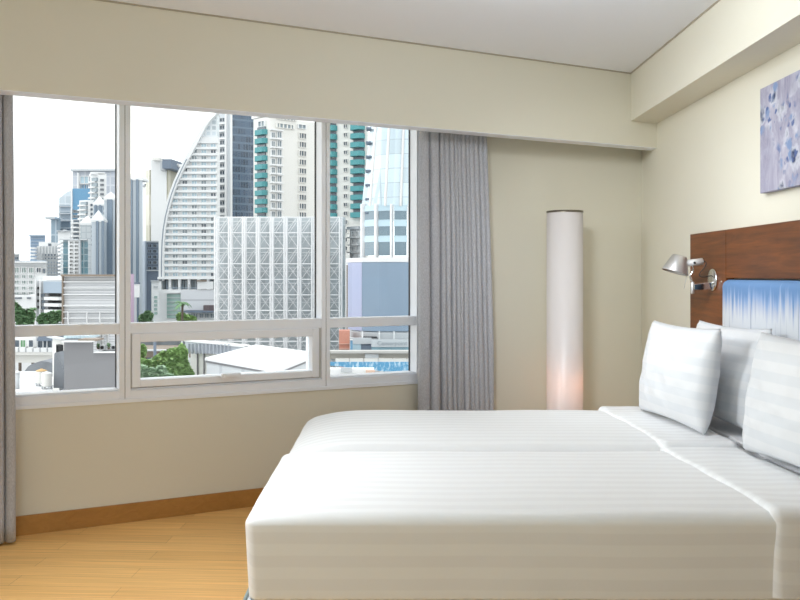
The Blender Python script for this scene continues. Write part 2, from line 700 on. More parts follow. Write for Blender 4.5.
# ------------------------------------------------------------------ curtains
def curtain_mat():
    m, nt, b = nodes('grey woven curtain')
    L = nt.links.new
    tc = N(nt, 'ShaderNodeTexCoord')
    mp = N(nt, 'ShaderNodeMapping')
    mp.inputs['Scale'].default_value = (260, 260, 90)
    L(tc.outputs['Object'], mp.inputs[0])
    nz = N(nt, 'ShaderNodeTexNoise', Scale=1., Detail=2.)
    L(mp.outputs[0], nz.inputs['Vector'])
    cr = N(nt, 'ShaderNodeValToRGB')
    cr.color_ramp.elements[0].position = .3
    cr.color_ramp.elements[0].color = (.43, .43, .46, 1)
    cr.color_ramp.elements[1].position = .7
    cr.color_ramp.elements[1].color = (.62, .62, .655, 1)
    L(nz.outputs['Fac'], cr.inputs[0])
    L(cr.outputs[0], b.inputs['Base Color'])
    b.inputs['Roughness'].default_value = .85
    b.inputs['Sheen Weight'].default_value = .2
    tr = N(nt, 'ShaderNodeBsdfTranslucent')
    tr.inputs[0].default_value = (.5, .5, .53, 1)
    mx = N(nt, 'ShaderNodeMixShader')
    mx.inputs[0].default_value = .18
    L(b.outputs[0], mx.inputs[1])
    L(tr.outputs[0], mx.inputs[2])
    L(mx.outputs[0], nt.nodes['Material Output'].inputs[0])
    return m


CURTAIN = curtain_mat()


def curtain(label, s0t, s1t, s0b, s1b, o, folds, amp, seed, wide_first=0):
    rr = random.Random(seed)
    ph = [0]
    for k in range(folds):
        ph.append(ph[-1] + rr.uniform(.75, 1.3) * (2.2 if k < wide_first else 1))
    tot = ph[-1]
    am = [rr.uniform(.75, 1.15) for _ in range(folds + 1)]
    n, nz = folds * 14, 26
    ztop, zbot = 2.30, .015
    root_loc = wl((s0b + s1b) / 2, o, 0)
    bm = bmesh.new()
    rows = []
    for j in range(nz + 1):
        t = j / nz
        z = ztop + (zbot - ztop) * t
        row = []
        for i in range(n + 1):
            u = i / n * tot
            k = 0
            while k < folds - 1 and ph[k + 1] < u:
                k += 1
            f = (u - ph[k]) / (ph[k + 1] - ph[k])
            w = math.sin(2 * math.pi * f)
            sw = 2 * abs(math.sin(math.pi * f)) ** .75 - 1
            a_ = amp * am[k] * (.62 + .38 * min(1, t * 3))
            nn = noise.noise(Vector((u * 1.3 + seed, t * 2.2, seed))) * .012 * t
            e0, e1 = s0t + (s0b - s0t) * t ** .7, s1t + (s1b - s1t) * t ** .7
            s = e0 + (e1 - e0) * (i / n) - .006 * math.sin(2 * math.pi * f) + nn
            row.append(bm.verts.new(wl(s, o + a_ * sw + nn, z)))
        rows.append(row)
    for a, b in zip(rows, rows[1:]):
        for i in range(n):
            bm.faces.new((a[i], a[i + 1], b[i + 1], b[i]))
    c = link('curtain', bm, CURTAIN, None, True, origin=root_loc)
    md = c.modifiers.new('thickness', 'SOLIDIFY')
    md.thickness = .003
    md.offset = 0
    return tag(c, label, 'curtain', 'floor length grey curtains')


curtain('pleated grey curtain bunched at the right end of the window, beside the white column lamp',
        2.325, 2.79, 2.325, 2.865, .112, 13, .030, 3, 2)
curtain('grey curtain edge hanging at the left side of the window', -.58, .046, -.60, .062, .135, 11, .034, 11)


# ------------------------------------------------------------------ beds
def rbox(x0, x1, y0, y1, z0, z1, r, nx, ny, nz, fn=None):
    """rounded box as a dense grid on six faces"""
    bm = bmesh.new()
    cache = {}

    def vert(p):
        key = tuple(round(c, 5) for c in p)
        if key in cache:
            return cache[key]
        q = Vector(p)
        c = Vector((min(max(q.x, x0 + r), x1 - r), min(max(q.y, y0 + r), y1 - r), min(max(q.z, z0 + r), z1 - r)))
        d = q - c
        nrm = d.normalized() if d.length > 1e-9 else Vector((0, 0, 1))
        w = c + nrm * r
        if fn:
            w = fn(w, nrm)
        cache[key] = bm.verts.new(w)
        return cache[key]

    def ticks(a, b, n):
        # extra ticks close to the ends so the rounding is smooth
        e = [a + r * k / 5 for k in range(5)]
        mid = [a + r + (b - a - 2 * r) * k / n for k in range(n + 1)]
        e2 = [b - r * k / 5 for k in range(4, -1, -1)]
        return e + mid + e2

    X, Y, Z = ticks(x0, x1, nx), ticks(y0, y1, ny), ticks(z0, z1, nz)
    for A, B, mk in ((X, Y, lambda a, b: (a, b, z1)), (X, Y, lambda a, b: (a, b, z0)),
                     (X, Z, lambda a, b: (a, y0, b)), (X, Z, lambda a, b: (a, y1, b)),
                     (Y, Z, lambda a, b: (x0, a, b)), (Y, Z, lambda a, b: (x1, a, b))):
        for i in range(len(A) - 1):
            for j in range(len(B) - 1):
                vs = [vert(mk(A[i], B[j])), vert(mk(A[i + 1], B[j])), vert(mk(A[i + 1], B[j + 1])), vert(mk(A[i], B[j + 1]))]
                if len(set(vs)) > 2:
                    try:
                        bm.faces.new(list(dict.fromkeys(vs)))
                    except ValueError:
                        pass
    return bm


def shell(x0, x1, y0, y1, z0, z1, r, nx, ny, nz, drop, fn):
    """rounded box left open on the given sides, as a cover drawn over something"""
    bm = rbox(x0, x1, y0, y1, z0, z1, r, nx, ny, nz, None)
    kill = []
    for f in bm.faces:
        c = f.calc_center_median()
        if '-z' in drop and c.z < z0 + r * .9:
            kill.append(f)
        elif '+x' in drop and c.x > x1 - r * .9 and c.z < z1 - r * .5:
            kill.append(f)
        elif '-x' in drop and c.x < x0 + r * .25 and c.z < z1 - r * .9 and y0 + r * .9 < c.y < y1 - r * .9:
            kill.append(f)
        elif '+x' in drop and c.x > x1 - r * .95:
            kill.append(f)
    bmesh.ops.delete(bm, geom=kill, context='FACES')
    bm.normal_update()
    inner = Vector(((x0 + x1) / 2, (y0 + y1) / 2, (z0 + z1) / 2))
    for v in bm.verts:
        q = v.co
        c = Vector((min(max(q.x, x0 + r), x1 - r), min(max(q.y, y0 + r), y1 - r), min(max(q.z, z0 + r), z1 - r)))
        d = q - c
        v.co = fn(q.copy(), d.normalized() if d.length > 1e-6 else Vector((0, 0, 1)))
    return bm


def soft(seed, amp, crown, x0, x1, y0, y1, z0, z1, taper=.016, foot_drop=0.):
    def fn(w, n):
        u = (w.x - x0) / (x1 - x0) * 2 - 1
        v = (w.y - y0) / (y1 - y0) * 2 - 1
        k = max(0, (1 - u ** 6)) * max(0, (1 - v ** 4))
        up = max(0, n.z)
        w = w.copy()
        q = w.copy()
        w.z += crown * k * up
        nz = noise.noise(Vector((q.x * 2.1, q.y * 3.2, seed))) + .5 * noise.noise(Vector((q.x * 5, q.y * 7, seed + q.z * 4)))
        w += n * (amp * nz)
        d = (z1 - w.z) / (z1 - z0)
        if d > 0:
            w.x += taper * d * (1 if u < 0 else -1) * min(1, abs(u) ** 8)
            w.y += taper * .4 * d * (1 if v < 0 else -1) * min(1, abs(v) ** 8)
        if foot_drop and u < 0:
            e = max(0, (-u - .70) / .30)
            w.z -= foot_drop * e * e * max(0, up)
        return w
    return fn


BX0, BX1 = -.425, 1.705


def bed(name_label, duvet_label, y0, y1, seed, r_duvet, foot_drop):
    root = thing('bed', ((BX0 + BX1) / 2, (y0 + y1) / 2, 0), name_label, 'bed', 'twin beds pushed together')
    part('box_spring', rbox(BX0 + .005, BX1, y0 + .012, y1 - .012, .09, .345, .015, 8, 6, 3), SHEET, root, True)
    bm = bmesh.new()
    loop = [(BX0 + .002, y0 + .012), (BX1, y0 + .012), (BX1, y1 - .012), (BX0 + .002, y1 - .012), (BX0 + .002, y0 + .012)]
    for a, b in zip(loop, loop[1:]):
        rod(bm, (*a, .340), (*b, .340), .006, 8)
    part('piping', bm, PIPING, root, True)
    part('mattress', rbox(BX0 + .10, BX1, y0 + .024, y1 - .024, .35, .584, .05, 20, 10, 4), SHEET, root, True)
    part('flat_sheet', rbox(1.465, BX1 - .005, y0 + .03, y1 - .03, .5845, .606, .009, 6, 10, 1), SHEET, root, True)
    for x in (BX0 + .1, BX1 - .1):
        for y in (y0 + .1, y1 - .1):
            bm = bmesh.new()
            lathe(bm, [(.022, 0), (.028, .09)], Matrix.Translation((x, y, 0)), 16)
            part('leg', bm, BLACK, root, True)
    dx1 = 1.45
    z0, z1 = .352 - .9 * r_duvet, .600
    dv = link('duvet', shell(BX0, dx1, y0, y1, z0, z1, r_duvet, 50, 30, 8,
                            drop=('-z', '+x'), fn=soft(seed, .003, .010, BX0, dx1, y0, y1, z0, z1, .016, foot_drop)), CLOTH, None, True,
              origin=Vector(((BX0 + dx1) / 2, (y0 + y1) / 2, .372)))
    md = dv.modifiers.new('thickness', 'SOLIDIFY')
    md.thickness = .007
    md.offset = -1
    tag(dv, duvet_label, 'duvet', 'white striped duvets')
    # turned-down band, a slightly thicker sleeve over the head end
    f0, f1 = 1.095, 1.43

    def fold_fn(w, n):
        w = w.copy()
        v = (w.y - y0) / (y1 - y0)
        w.x += .035 * (1 - v) - .012 + .010 * noise.noise(Vector((w.y * 5, w.z * 6, seed + 5)))
        w += n * (.004 * noise.noise(Vector((w.x * 9, w.y * 9, seed + w.z * 9))))
        return w
    fb = shell(f0, f1, y0 - .006, y1 + .002, z0 + .9 * r_duvet - .022, z1 + .018, .03, 14, 30, 8, drop=('-z', '+x', '-x'), fn=fold_fn)
    fo_ = part('turned_down_fold', fb, CLOTH, dv, True)
    md = fo_.modifiers.new('thickness', 'SOLIDIFY')
    md.thickness = .006
    md.offset = -1
    return root


bed('white bed nearest the viewer, its long grey shaded side facing out', 'white striped duvet on the nearer bed, sides tucked in',
    2.567, 3.515, 2.0, .035, .01)
bed('white bed on the window side, behind the nearer bed', 'white striped duvet on the farther bed by the curtain and column lamp',
    3.585, 4.59, 9.0, .065, .045)


def pillow(label, centre, width_dir, lean, w, h, t, seed, ears=.05):
    """plump pillow standing on its long edge; local x = thickness, y = width, z = height"""
    bm = bmesh.new()
    n = 40
    grid = {}
    for side in (1, -1):
        for i in range(n + 1):
            for j in range(n + 1):
                u, v = i / n * 2 - 1, j / n * 2 - 1
                edge = i in (0, n) or j in (0, n)
                if edge and side == -1:
                    grid[side, i, j] = grid[1, i, j]
                    continue
                y = w / 2 * u * (1 - ears * (1 - v * v))
                z = h / 2 * v * (1 - ears * 1.4 * (1 - u * u))
                th = ((1 - u * u) * (1 - v * v)) ** .40 if not edge else 0
                q = Vector((u * 2.2, v * 1.8, seed + side * 3))
                wr = noise.noise(q * 1.3) * .012 + noise.noise(q * 3.1) * .006
                sag = .12 * (-v) * th
                x = side * t / 2 * th * (1 + sag) + wr * th
                # creases fanning out of the corners
                cd = min((Vector((u, v)) - Vector((a, b))).length for a in (1, -1) for b in (1, -1))
                ang = math.atan2(1 - abs(v), 1 - abs(u) + 1e-6)
                x += side * .006 * math.sin(ang * 9 + seed) * math.exp(-cd * 2.6) * min(1, th * 2)
                grid[side, i, j] = bm.verts.new((x, y, z))
    for side in (1, -1):
        for i in range(n):
            for j in range(n):
                bm.faces.new((grid[side, i, j], grid[side, i + 1, j], grid[side, i + 1, j + 1], grid[side, i, j + 1]))
    o = link('pillow', bm, PILLOWCASE, None, True)
    yaw = math.atan2(-width_dir[0], width_dir[1])
    o.rotation_euler = (0, lean, yaw)
    o.location = centre
    return tag(o, label, 'pillow', 'white striped pillows')


pillow('white striped pillow at the front of the farther bed, nearest the curtain', (1.343, 4.085, .846), (-.068, .66), R(9), .70, .458, .19, 1.0, .045)
pillow('white pillow half hidden behind another pillow on the farther bed', (1.555, 4.085, .850), (-.06, .66), R(12), .70, .455, .15, 4.0)
pillow('large white striped pillow standing on the nearer bed, cut by the right edge', (1.445, 3.035, .853), (-.075, .70), R(9), .72, .46, .195, 7.0, .045)


# ------------------------------------------------------------------ headboard, painting, lamps
HX = 1.765
root = thing('headboard', (RX, 3.6, 0), 'dark walnut headboard with blue and white drip printed padding behind the beds', 'headboard')
Y1, Y0 = 5.14, 2.0
SEAM = 4.597
part('side_panel', bbox((HX, SEAM + .002, .05), (RX - .001, Y1, 1.537), .002), WALNUT, root)
part('side_panel', bbox((HX, Y0, .05), (RX - .001, 2.56, 1.537), .002), WALNUT, root)
part('top_rail', bbox((HX, 2.563, 1.283), (RX - .001, SEAM - .002, 1.537), .002), WALNUT, root)
part('backing', bbox((HX + .02, 2.563, .05), (RX - .001, SEAM - .002, 1.279), 0), plain('black backing board', (.02, .015, .012), .8), root)


def pad_fn(w, n):
    w = w.copy()
    return w


pb = rbox(HX - .05, HX + .025, 2.61, SEAM - .055, .45, 1.276, .037, 4, 40, 24)
part('padded_panel', pb, drip_print(), root, True)
bm = bmesh.new()
M = Matrix.Translation((HX, 4.652, 1.265)) @ Matrix.Rotation(R(-90), 4, 'Y')
lathe(bm, [(.006, 0), (.0045, .004)], M, 12)
part('screw_cap', bm, BRUSHED, root, True)

pa = thing('painting', (RX, 3.55, 1.686), 'lilac canvas painting with loose blue blossom dabs above the headboard', 'painting')
part('canvas', bbox((RX - .038, 2.9, 1.688), (RX - .004, 4.194, 2.185), .003), painting_mat(), pa)

# wall lamp on the headboard
LY = 4.771
wlp = thing('wall_lamp', (HX, LY, 1.274), 'brushed metal swing-arm reading lamp with cone shade fixed to the headboard', 'lamp')
bm = bmesh.new()
M = Matrix.Translation((HX, LY, 1.274)) @ Matrix.Rotation(R(-90), 4, 'Y')
lathe(bm, [(.061, 0), (.061, .006), (.056, .012), (.02, .014)], M, 40)
part('wall_plate', bm, CHROME, wlp, True)
bm = bmesh.new()
box(bm, (1.655, LY - .011, 1.219), (HX - .01, LY + .011, 1.250))
for v in bm.verts:
    if v.co.x > 1.70 and v.co.z > 1.24:
        v.co.z += .012
part('bracket_arm', bev(bm, .003), CHROME, wlp)
bm = bmesh.new()
lathe(bm, [(.004, 1.196), (.0085, 1.199), (.0105, 1.203), (.0105, 1.258), (.007, 1.264)], Matrix.Translation((1.651, LY, 0)), 20)
part('pivot', bm, BRUSHED, wlp, True)
bm = bmesh.new()
tube(bm, [(1.651, LY, 1.262), (1.644, LY, 1.275), (1.641, LY, 1.296), (1.650, LY, 1.312), (1.655, LY, 1.335), (1.655, LY, 1.37)], .0035)
tube(bm, [(1.651, LY + .012, 1.262), (1.640, LY + .012, 1.29), (1.655, LY + .012, 1.325), (1.658, LY + .012, 1.368)], .0025)
part('stem', bm, CHROME, wlp, True)
bm = bmesh.new()
rod(bm, (1.612, LY, 1.362), (1.705, LY, 1.374), .0185, 24)
bmesh.ops.bevel(bm, geom=[e for e in bm.edges if len(e.link_faces) == 2 and e.calc_face_angle(0) > 1], offset=.004, segments=2, affect='EDGES')
hd = part('lamp_head', bm, plain('white enamel', (.72, .71, .69), .35), wlp, True)
bm = bmesh.new()
rod(bm, (1.705, LY, 1.374), (1.712, LY, 1.375), .0085, 16)
subpart('cable_gland', bm, BLACK, hd, wlp, True)
bm = bmesh.new()
rod(bm, (1.655, LY - .026, 1.366), (1.655, LY + .026, 1.366), .006, 12)
subpart('knob', bm, BLACK, hd, wlp, True)
bm = bmesh.new()
ax = Vector((1.582, LY, 1.405)) - Vector((1.555, LY, 1.314))
M = Matrix.Translation((1.555, LY, 1.314)) @ frame_to(ax)
H = ax.length
lathe(bm, [(.0685, .002), (.0715, 0), (.0715, .003), (.040, H - .006), (.034, H), (.006, H + .002)], M, 48, False)
lathe(bm, [(.0675, .004), (.037, H - .008), (.005, H - .006)], M, 48, False)
part('lamp_shade', bm, BRUSHED, wlp, True)
bm = bmesh.new()
rod(bm, (1.618, LY - .012, 1.312), (1.600, LY - .014, 1.225), .0014, 8)
part('switch_rod', bm, BRUSHED, wlp, True)
bm = bmesh.new()
tube(bm, [(1.712, LY, 1.375), (1.722, LY - .008, 1.366), (1.712, LY - .012, 1.34), (1.688, LY - .012, 1.312), (1.685, LY - .014, 1.295),
          (1.705, LY - .015, 1.288), (1.735, LY - .01, 1.294), (1.757, LY, 1.296)], .0028)
part('cable', bm, BLACK, wlp, True)

# column floor lamp
cx, cy_ = 1.137, 5.66
fl = thing('floor_lamp', (cx, cy_, 0), 'tall white cylinder floor lamp with dark metal rim in the corner', 'lamp')
T = Matrix.Translation((cx, cy_, 0))
bm = bmesh.new()
lathe(bm, [(.1155, .03), (.1155, 1.70), (.109, 1.70), (.109, .03)], T, 64, False)
part('lamp_shade', bm, WHITELAMP, fl, True)
bm = bmesh.new()
lathe(bm, [(.1175, 1.698), (.1175, 1.711), (.106, 1.711), (.106, 1.698), (.1175, 1.698)], T, 64, False)
part('rim', bm, STEEL, fl, True)
bm = bmesh.new()
lathe(bm, [(.13, 0), (.13, .022), (.122, .03), (.02, .032)], T, 64)
part('base', bm, STEEL, fl, True)
bm = bmesh.new()
lathe(bm, [(.012, .03), (.012, .44), (.02, .45), (.02, .54), (.004, .56)], T, 16)
part('bulb_stem', bm, MATS['white enamel'], fl, True)

# ------------------------------------------------------------------ the city outside
GZ = -26.0
bm = bmesh.new()
box(bm, (-420, 14, GZ - .5), (420, 480, GZ))
structure(link('ground', bm, plain('asphalt and paving', (.30, .30, .30), .9, var=.25, scale=.08)))

WHITE = plain('white render', (.74, .745, .75), .7, var=.03, scale=.15)
OFFW = plain('cream render', (.71, .70, .67), .75, var=.03, scale=.15)
PALE = plain('pale grey concrete', (.50, .52, .54), .8, var=.05, scale=.2)
MID = plain('mid grey concrete', (.20, .20, .21), .85, var=.06, scale=.35)
BLUEG = plain('blue grey cladding', (.34, .41, .49), .6, var=.05, scale=.2)
SLATE = plain('slate blue cladding', (.15, .19, .25), .6, var=.06, scale=.2)
BROWN = plain('brown metal', (.24, .19, .15), .6, var=.05, scale=1)
TEAL = plain('teal parapet', (.065, .27, .29), .6, var=.05, scale=.3)
DKGLASS = plain('dark window glass', (.085, .11, .14), .15, var=.3, scale=.25, spec=.6)
MDGLASS = plain('grey window glass', (.22, .27, .30), .15, var=.25, scale=.3, spec=.6)
LTGLASS = plain('light blue window glass', (.42, .55, .62), .15, var=.25, scale=.3, spec=.6)  # reflected sky put into the pale base colour
GNGLASS = plain('green window glass', (.25, .37, .34), .15, var=.25, scale=.3, spec=.6)
STEELW = plain('white painted steel', (.80, .80, .81), .5, var=.02, scale=1)
DARK = plain('dark opening', (.03, .032, .036), .8)
SKYBLUE = plain('sky blue cladding', (.13, .30, .47), .4, var=.06, scale=.1)
BRICKO = plain('terracotta cladding', (.55, .25, .18), .8, var=.06, scale=.5)

UM = {}


def umesh(key, build, mats):
    """a unit mesh shared by every copy of one repeated part"""
    if key not in UM:
        me = bpy.data.meshes.new(key)
        bm = bmesh.new()
        build(bm)
        bmesh.ops.recalc_face_normals(bm, faces=bm.faces)
        bm.to_mesh(me)
        bm.free()
        for m in mats:
            me.materials.append(m)
        UM[key] = me
    return UM[key]


def u_window(fm, gm, bars=1):
    """frame with recessed pane and glazing bars, x width, y depth, z height, all 1"""
    def build(bm):
        e = .09
        box(bm, (-.5, -.5, -.5), (-.5 + e, .5, .5))
        box(bm, (.5 - e, -.5, -.5), (.5, .5, .5))
        box(bm, (-.5 + e, -.5, -.5), (.5 - e, .5, -.5 + e))
        box(bm, (-.5 + e, -.5, .5 - e), (.5 - e, .5, .5))
        for k in range(bars):
            x = -.5 + (k + 1) / (bars + 1)
            box(bm, (x - .03, -.4, -.5 + e), (x + .03, .4, .5 - e))
        box(bm, (-.5 + e, 0, -.5 + e), (.5 - e, .5, .5 - e), mi=1)
    return umesh('window %s %s %d' % (fm.name, gm.name, bars), build, (fm, gm))


def u_box(m):
    return umesh('block ' + m.name, lambda bm: bev_unit(bm), (m,))


def bev_unit(bm):
    box(bm, (-.5, -.5, -.5), (.5, .5, .5))


def u_balcony(m):
    def build(bm):
        pts = [(-.5, .5), (-.5, -.12), (-.34, -.5), (.34, -.5), (.5, -.12), (.5, .5)]
        prism(bm, pts, -.5, .5)
        inner = [(-.42, .5), (-.42, -.05), (-.28, -.36), (.28, -.36), (.42, -.05), (.42, .5)]
        bm.faces.ensure_lookup_table()
    return umesh('balcony ' + m.name, build, (m,))


class Bld:
    """a building standing on the ground; its facade is a line of (pixel, depth) points"""

    def __init__(self, name, label, pts, pytop, depth, mat, group=None, cat='building', wall='wall', bottom=GZ, ref=0, back=None):
        self.F = [P(px, 0, Y).to_2d() for px, Y in pts]
        self.refY = pts[ref][1]
        self.zt = P(0, pytop, self.refY).z
        base = (self.F[0] + self.F[-1]) / 2
        self.root = thing(name, (base.x, base.y + depth / 2, GZ), label, cat, group)
        foot = [tuple(p) for p in self.F]
        b = back if back is not None else ((pts[-1][0] - CX) / F * depth, depth)
        foot += [(p.x + b[0], p.y + b[1]) for p in (self.F[::-1] if depth < 6 else (self.F[-1], self.F[0]))]
        bm = bmesh.new()
        prism(bm, foot, bottom, self.zt)
        self.wall = part(wall, bm, mat, self.root)

    def hit(self, px, i=0):
        a, b = self.F[i], self.F[i + 1]
        k = (px - CX) / F
        d = b - a
        t = (k * a.y - a.x) / (d.x - k * d.y)
        return a + d * t

    def put(self, name, me, px0, py0, px1, py1, t=.4, out=0., i=0, parent=None):
        """a repeated part on facade i, covering a rectangle of the facade"""
        a, b = self.hit(px0, i), self.hit(px1, i)
        mid = (a + b) / 2
        Y = mid.y
        z0, z1 = P(0, py1, Y).z, P(0, py0, Y).z
        d = (b - a)
        nrm = Vector((d.y, -d.x)).normalized()
        o = bpy.data.objects.new(name, me)
        COL.objects.link(o)
        o.parent = parent or self.root
        off = self.root.location
        o.location = Vector((mid.x + nrm.x * out, mid.y + nrm.y * out, (z0 + z1) / 2)) - off
        o.scale = (d.length, t, z1 - z0)
        o.rotation_euler = (0, 0, math.atan2(d.y, d.x))
        return o

    def grid(self, name, me, cols, rows, t=.4, out=0., i=0):
        for (a, b) in cols:
            for (c, d) in rows:
                self.put(name, me, a, c, b, d, t, out, i)


def rows(y0, step, n, h):
    return [(y0 + step * k, y0 + step * k + h) for k in range(n)]


def cols(x0, step, n, w):
    return [(x0 + step * k, x0 + step * k + w) for k in range(n)]


def poly_extrude(bm, pts, Y, depth, mi=0):
    """outline drawn at depth Y, extruded straight back"""
    A = [P(px, py, Y) for px, py in pts]
    lo = [bm.verts.new(p) for p in A]
    hi = [bm.verts.new(p + Vector((0, depth, 0))) for p in A]
    n = len(A)
    for i in range(n):
        j = (i + 1) % n
        bm.faces.new((lo[i], lo[j], hi[j], hi[i])).material_index = mi
    bm.faces.new(lo).material_index = mi
    bm.faces.new(hi[::-1]).material_index = mi


def wbox(bm, px0, py0, px1, py1, Y, depth, mi=0):
    a, b = P(px0, py0, Y), P(px1, py1, Y)
    box(bm, (a.x, Y, b.z), (b.x, Y + depth, a.z), mi=mi)


W_DK = u_window(WHITE, DKGLASS)
W_MD = u_window(WHITE, MDGLASS)
W_LT = u_window(WHITE, LTGLASS)
W_GN = u_window(WHITE, GNGLASS, 2)
G_DK = u_window(PALE, DKGLASS, 2)
LEDGE = u_box(WHITE)
LEDGEP = u_box(PALE)
GAP = u_box(DKGLASS)
TGLASS = grid_mat('teal curtain wall', (.09, .18, .22), (.25, .33, .36), 1.2, 1.1, .08)

# --- far towers seen through the left bay, distance haze put into their paler colours
b = Bld('office_tower', 'slim glass tower with a slanted crown beside the sky blue slab', [(59, 330), (71.5, 330)], 205, 12,
        grid_mat('pale slate curtain wall', (.26, .32, .38), (.42, .47, .52), 4, 3.2, .25))
bm = bmesh.new()
poly_extrude(bm, [(59, 205), (71.5, 205), (71.5, 190), (66, 192.5), (59, 198)], 330, 11.5)
part('crown', bm, grid_mat('pale crown glass', (.50, .56, .60), (.62, .66, .70), 3, 3, .2), b.root)
b.grid('ledge', LEDGEP, [(58.8, 71.6)], rows(206, 7.2, 5, 1), 1., .4)

b = Bld('office_tower', 'low glass wing with an overhanging roof left of the slanted-crown tower', [(51, 322), (60.5, 322)], 219, 6,
        grid_mat('pale steel curtain wall', (.27, .36, .43), (.45, .52, .57), 3, 6, .3))
b.put('roof_slab', LEDGEP, 49.3, 217.6, 59, 219.6, 8, 0)

b = Bld('office_tower', 'wide pale glass tower topping the cluster behind the white balcony tower', [(72.5, 350), (123, 350)], 170.5, 30,
        grid_mat('pale lilac curtain wall', (.46, .49, .55), (.58, .60, .64), 5, 3.5, .3))
b.put('window', W_LT, 80, 176, 89.5, 184, 1, .2)
b.put('window', u_window(PALE, SKYBLUE, 3), 80, 184.5, 89.5, 189, 1, .2)
b.put('fin', LEDGE, 78, 173, 79.6, 190, 1.5, .4)
b.put('parapet', LEDGEP, 72.3, 169.6, 118, 171.5, 3, .5)

b = Bld('office_tower', 'sky blue slab tower rising left of the white balcony towers', [(72, 310), (90, 310)], 188.5, 14, SKYBLUE)
b.put('corner_post', LEDGE, 71.6, 188.3, 72.8, 240, 1, .3)
b.grid('window', G_DK, cols(73.5, 4.2, 4, 3.4), rows(210, 5, 5, 3), .8, .2)

b = Bld('apartment_tower', 'tall white tower with a stack of shadowed balconies, near the top of the cluster', [(90, 287), (98, 285), (106.5, 286)], 174, 20, WHITE)
b.grid('balcony', u_balcony(WHITE), [(90, 96.4)], rows(181.6, 5.3, 8, 1.5), 1.4, .5)
b.grid('window', u_box(MDGLASS), [(93, 98)], rows(177.8, 5.3, 8, 3.8), 1, .1)
b.grid('window', G_DK, [(100, 104)], rows(179, 4.7, 8, 2.6), .6, .15, 1)
b.put('roof_block', LEDGE, 91, 172, 105, 174.5, 8, -4, 1)

b = Bld('apartment_tower', 'white block of wrap balconies in front of the sky blue slab', [(79.3, 252), (88, 250), (93.5, 251)], 200.5, 12, WHITE)
b.grid('balcony', u_balcony(WHITE), [(79.2, 87)], rows(205, 4.4, 17, 1.4), 1.2, .4)
b.grid('window', u_box(MDGLASS), [(82, 88)], rows(202, 4.4, 17, 3.0), 1, .1)
b.grid('window', GAP, [(90.5, 92.2)], rows(204, 4.4, 10, 2.2), .6, .1, 1)

b = Bld('apartment_tower', 'small white terrace block below the sky blue slab', [(71, 236), (80.2, 236)], 219.5, 8, WHITE)
b.grid('balcony', u_balcony(WHITE), [(71.6, 79.5)], rows(222.6, 4.3, 5, 1.4), 1.2, .5)
b.grid('window', GAP, [(74, 79)], rows(220.2, 4.3, 5, 2.2), .8, .1)


def pointed(label, x0, x1, xa, yb, ya, Y, mat, stripes, dk=DKGLASS):
    b = Bld('office_tower', label, [(x0, Y), (x1, Y)], yb, (x1 - x0) / F * Y, mat, 'pyramid-roofed glass towers')
    w = (x1 - x0) / F * Y
    a = P(x0, yb, Y)
    bm = bmesh.new()
    o = .06 * w
    base = [bm.verts.new((a.x - o, Y - o, a.z)), bm.verts.new((a.x + w + o, Y - o, a.z)),
            bm.verts.new((a.x + w + o, Y + w + o, a.z)), bm.verts.new((a.x - o, Y + w + o, a.z))]
    low = [bm.verts.new(v.co - Vector((0, 0, .5))) for v in base]
    top = bm.verts.new((P(xa, ya, Y).x, Y + w / 2, P(xa, ya, Y).z))
    for i in range(4):
        j = (i + 1) % 4
        bm.faces.new((base[i], base[j], top))
        bm.faces.new((low[i], low[j], base[j], base[i]))
    bm.faces.new(low[::-1])
    part('pyramid_roof', bm, WHITE, b.root)
    for s0, s1 in stripes:
        b.put('glass_strip', umesh('strip', bev_unit, (STRIPG,)), s0, yb + 1.5, s1, 335, .4, .1)
    return b


STRIPG = plain('tinted strip glass', (.16, .21, .27), .2, var=.35, scale=1.4, stretch=(1, 1, .4), spec=.5)
SHAFT = plain('pale blue grey tower cladding', (.48, .53, .58), .5, var=.05, scale=.2)
DOT = grid_mat('dotted tower cladding', (.50, .53, .55), (.38, .42, .45), 1.1, 1.3, .12, .5, .05)
pointed('pyramid-roofed tower beside the window mullion in the left bay, tallest of its row', 104.3, 115.8, 109, 198, 191, 186, SHAFT, [(107.3, 112.6)])
pointed('pyramid-roofed tower standing behind the other pointed roofs', 93.6, 103.5, 98, 203.5, 195.5, 205, BLUEG, [(95, 97), (99.5, 101.5)])
pointed('middle pyramid-roofed tower with two dark glass strips', 91.6, 103, 96.6, 219.5, 209.5, 182, SHAFT, [(96.3, 98.7), (101.8, 104.2)])
pointed('lowest pyramid-roofed tower, plain dotted shaft behind the teal glazed block', 80.5, 91.4, 85.7, 222.5, 215, 188, DOT, [])
pointed('pyramid-roofed tower just right of the thick mullion, left of the blank white slab', 125, 142.6, 136.6, 178, 171, 184, SHAFT, [(128.5, 132.6), (136.3, 138.8)])

# --- middle distance, left bay
b = Bld('office_block', 'teal glazed block with a white grid of small square windows', [(60.5, 152), (63.2, 150), (88, 150)], 239.7, 14, TGLASS)
b.put('window_panel', LEDGE, 69, 240, 80, 300, .5, .2, 1)
b.grid('window', W_DK, [(71, 74.4), (76, 79.4)], rows(241.4, 3.75, 10, 2.4), .5, .45, 1)
b.put('corner_pier', LEDGEP, 80, 239.7, 81.4, 300, .8, .3, 1)
b.put('parapet', LEDGEP, 61, 239, 88, 240.4, 1, .2, 1)
b.grid('ledge', LEDGE, [(60.5, 63.2)], rows(241.8, 3.7, 10, 1.7), .5, .2, 0)

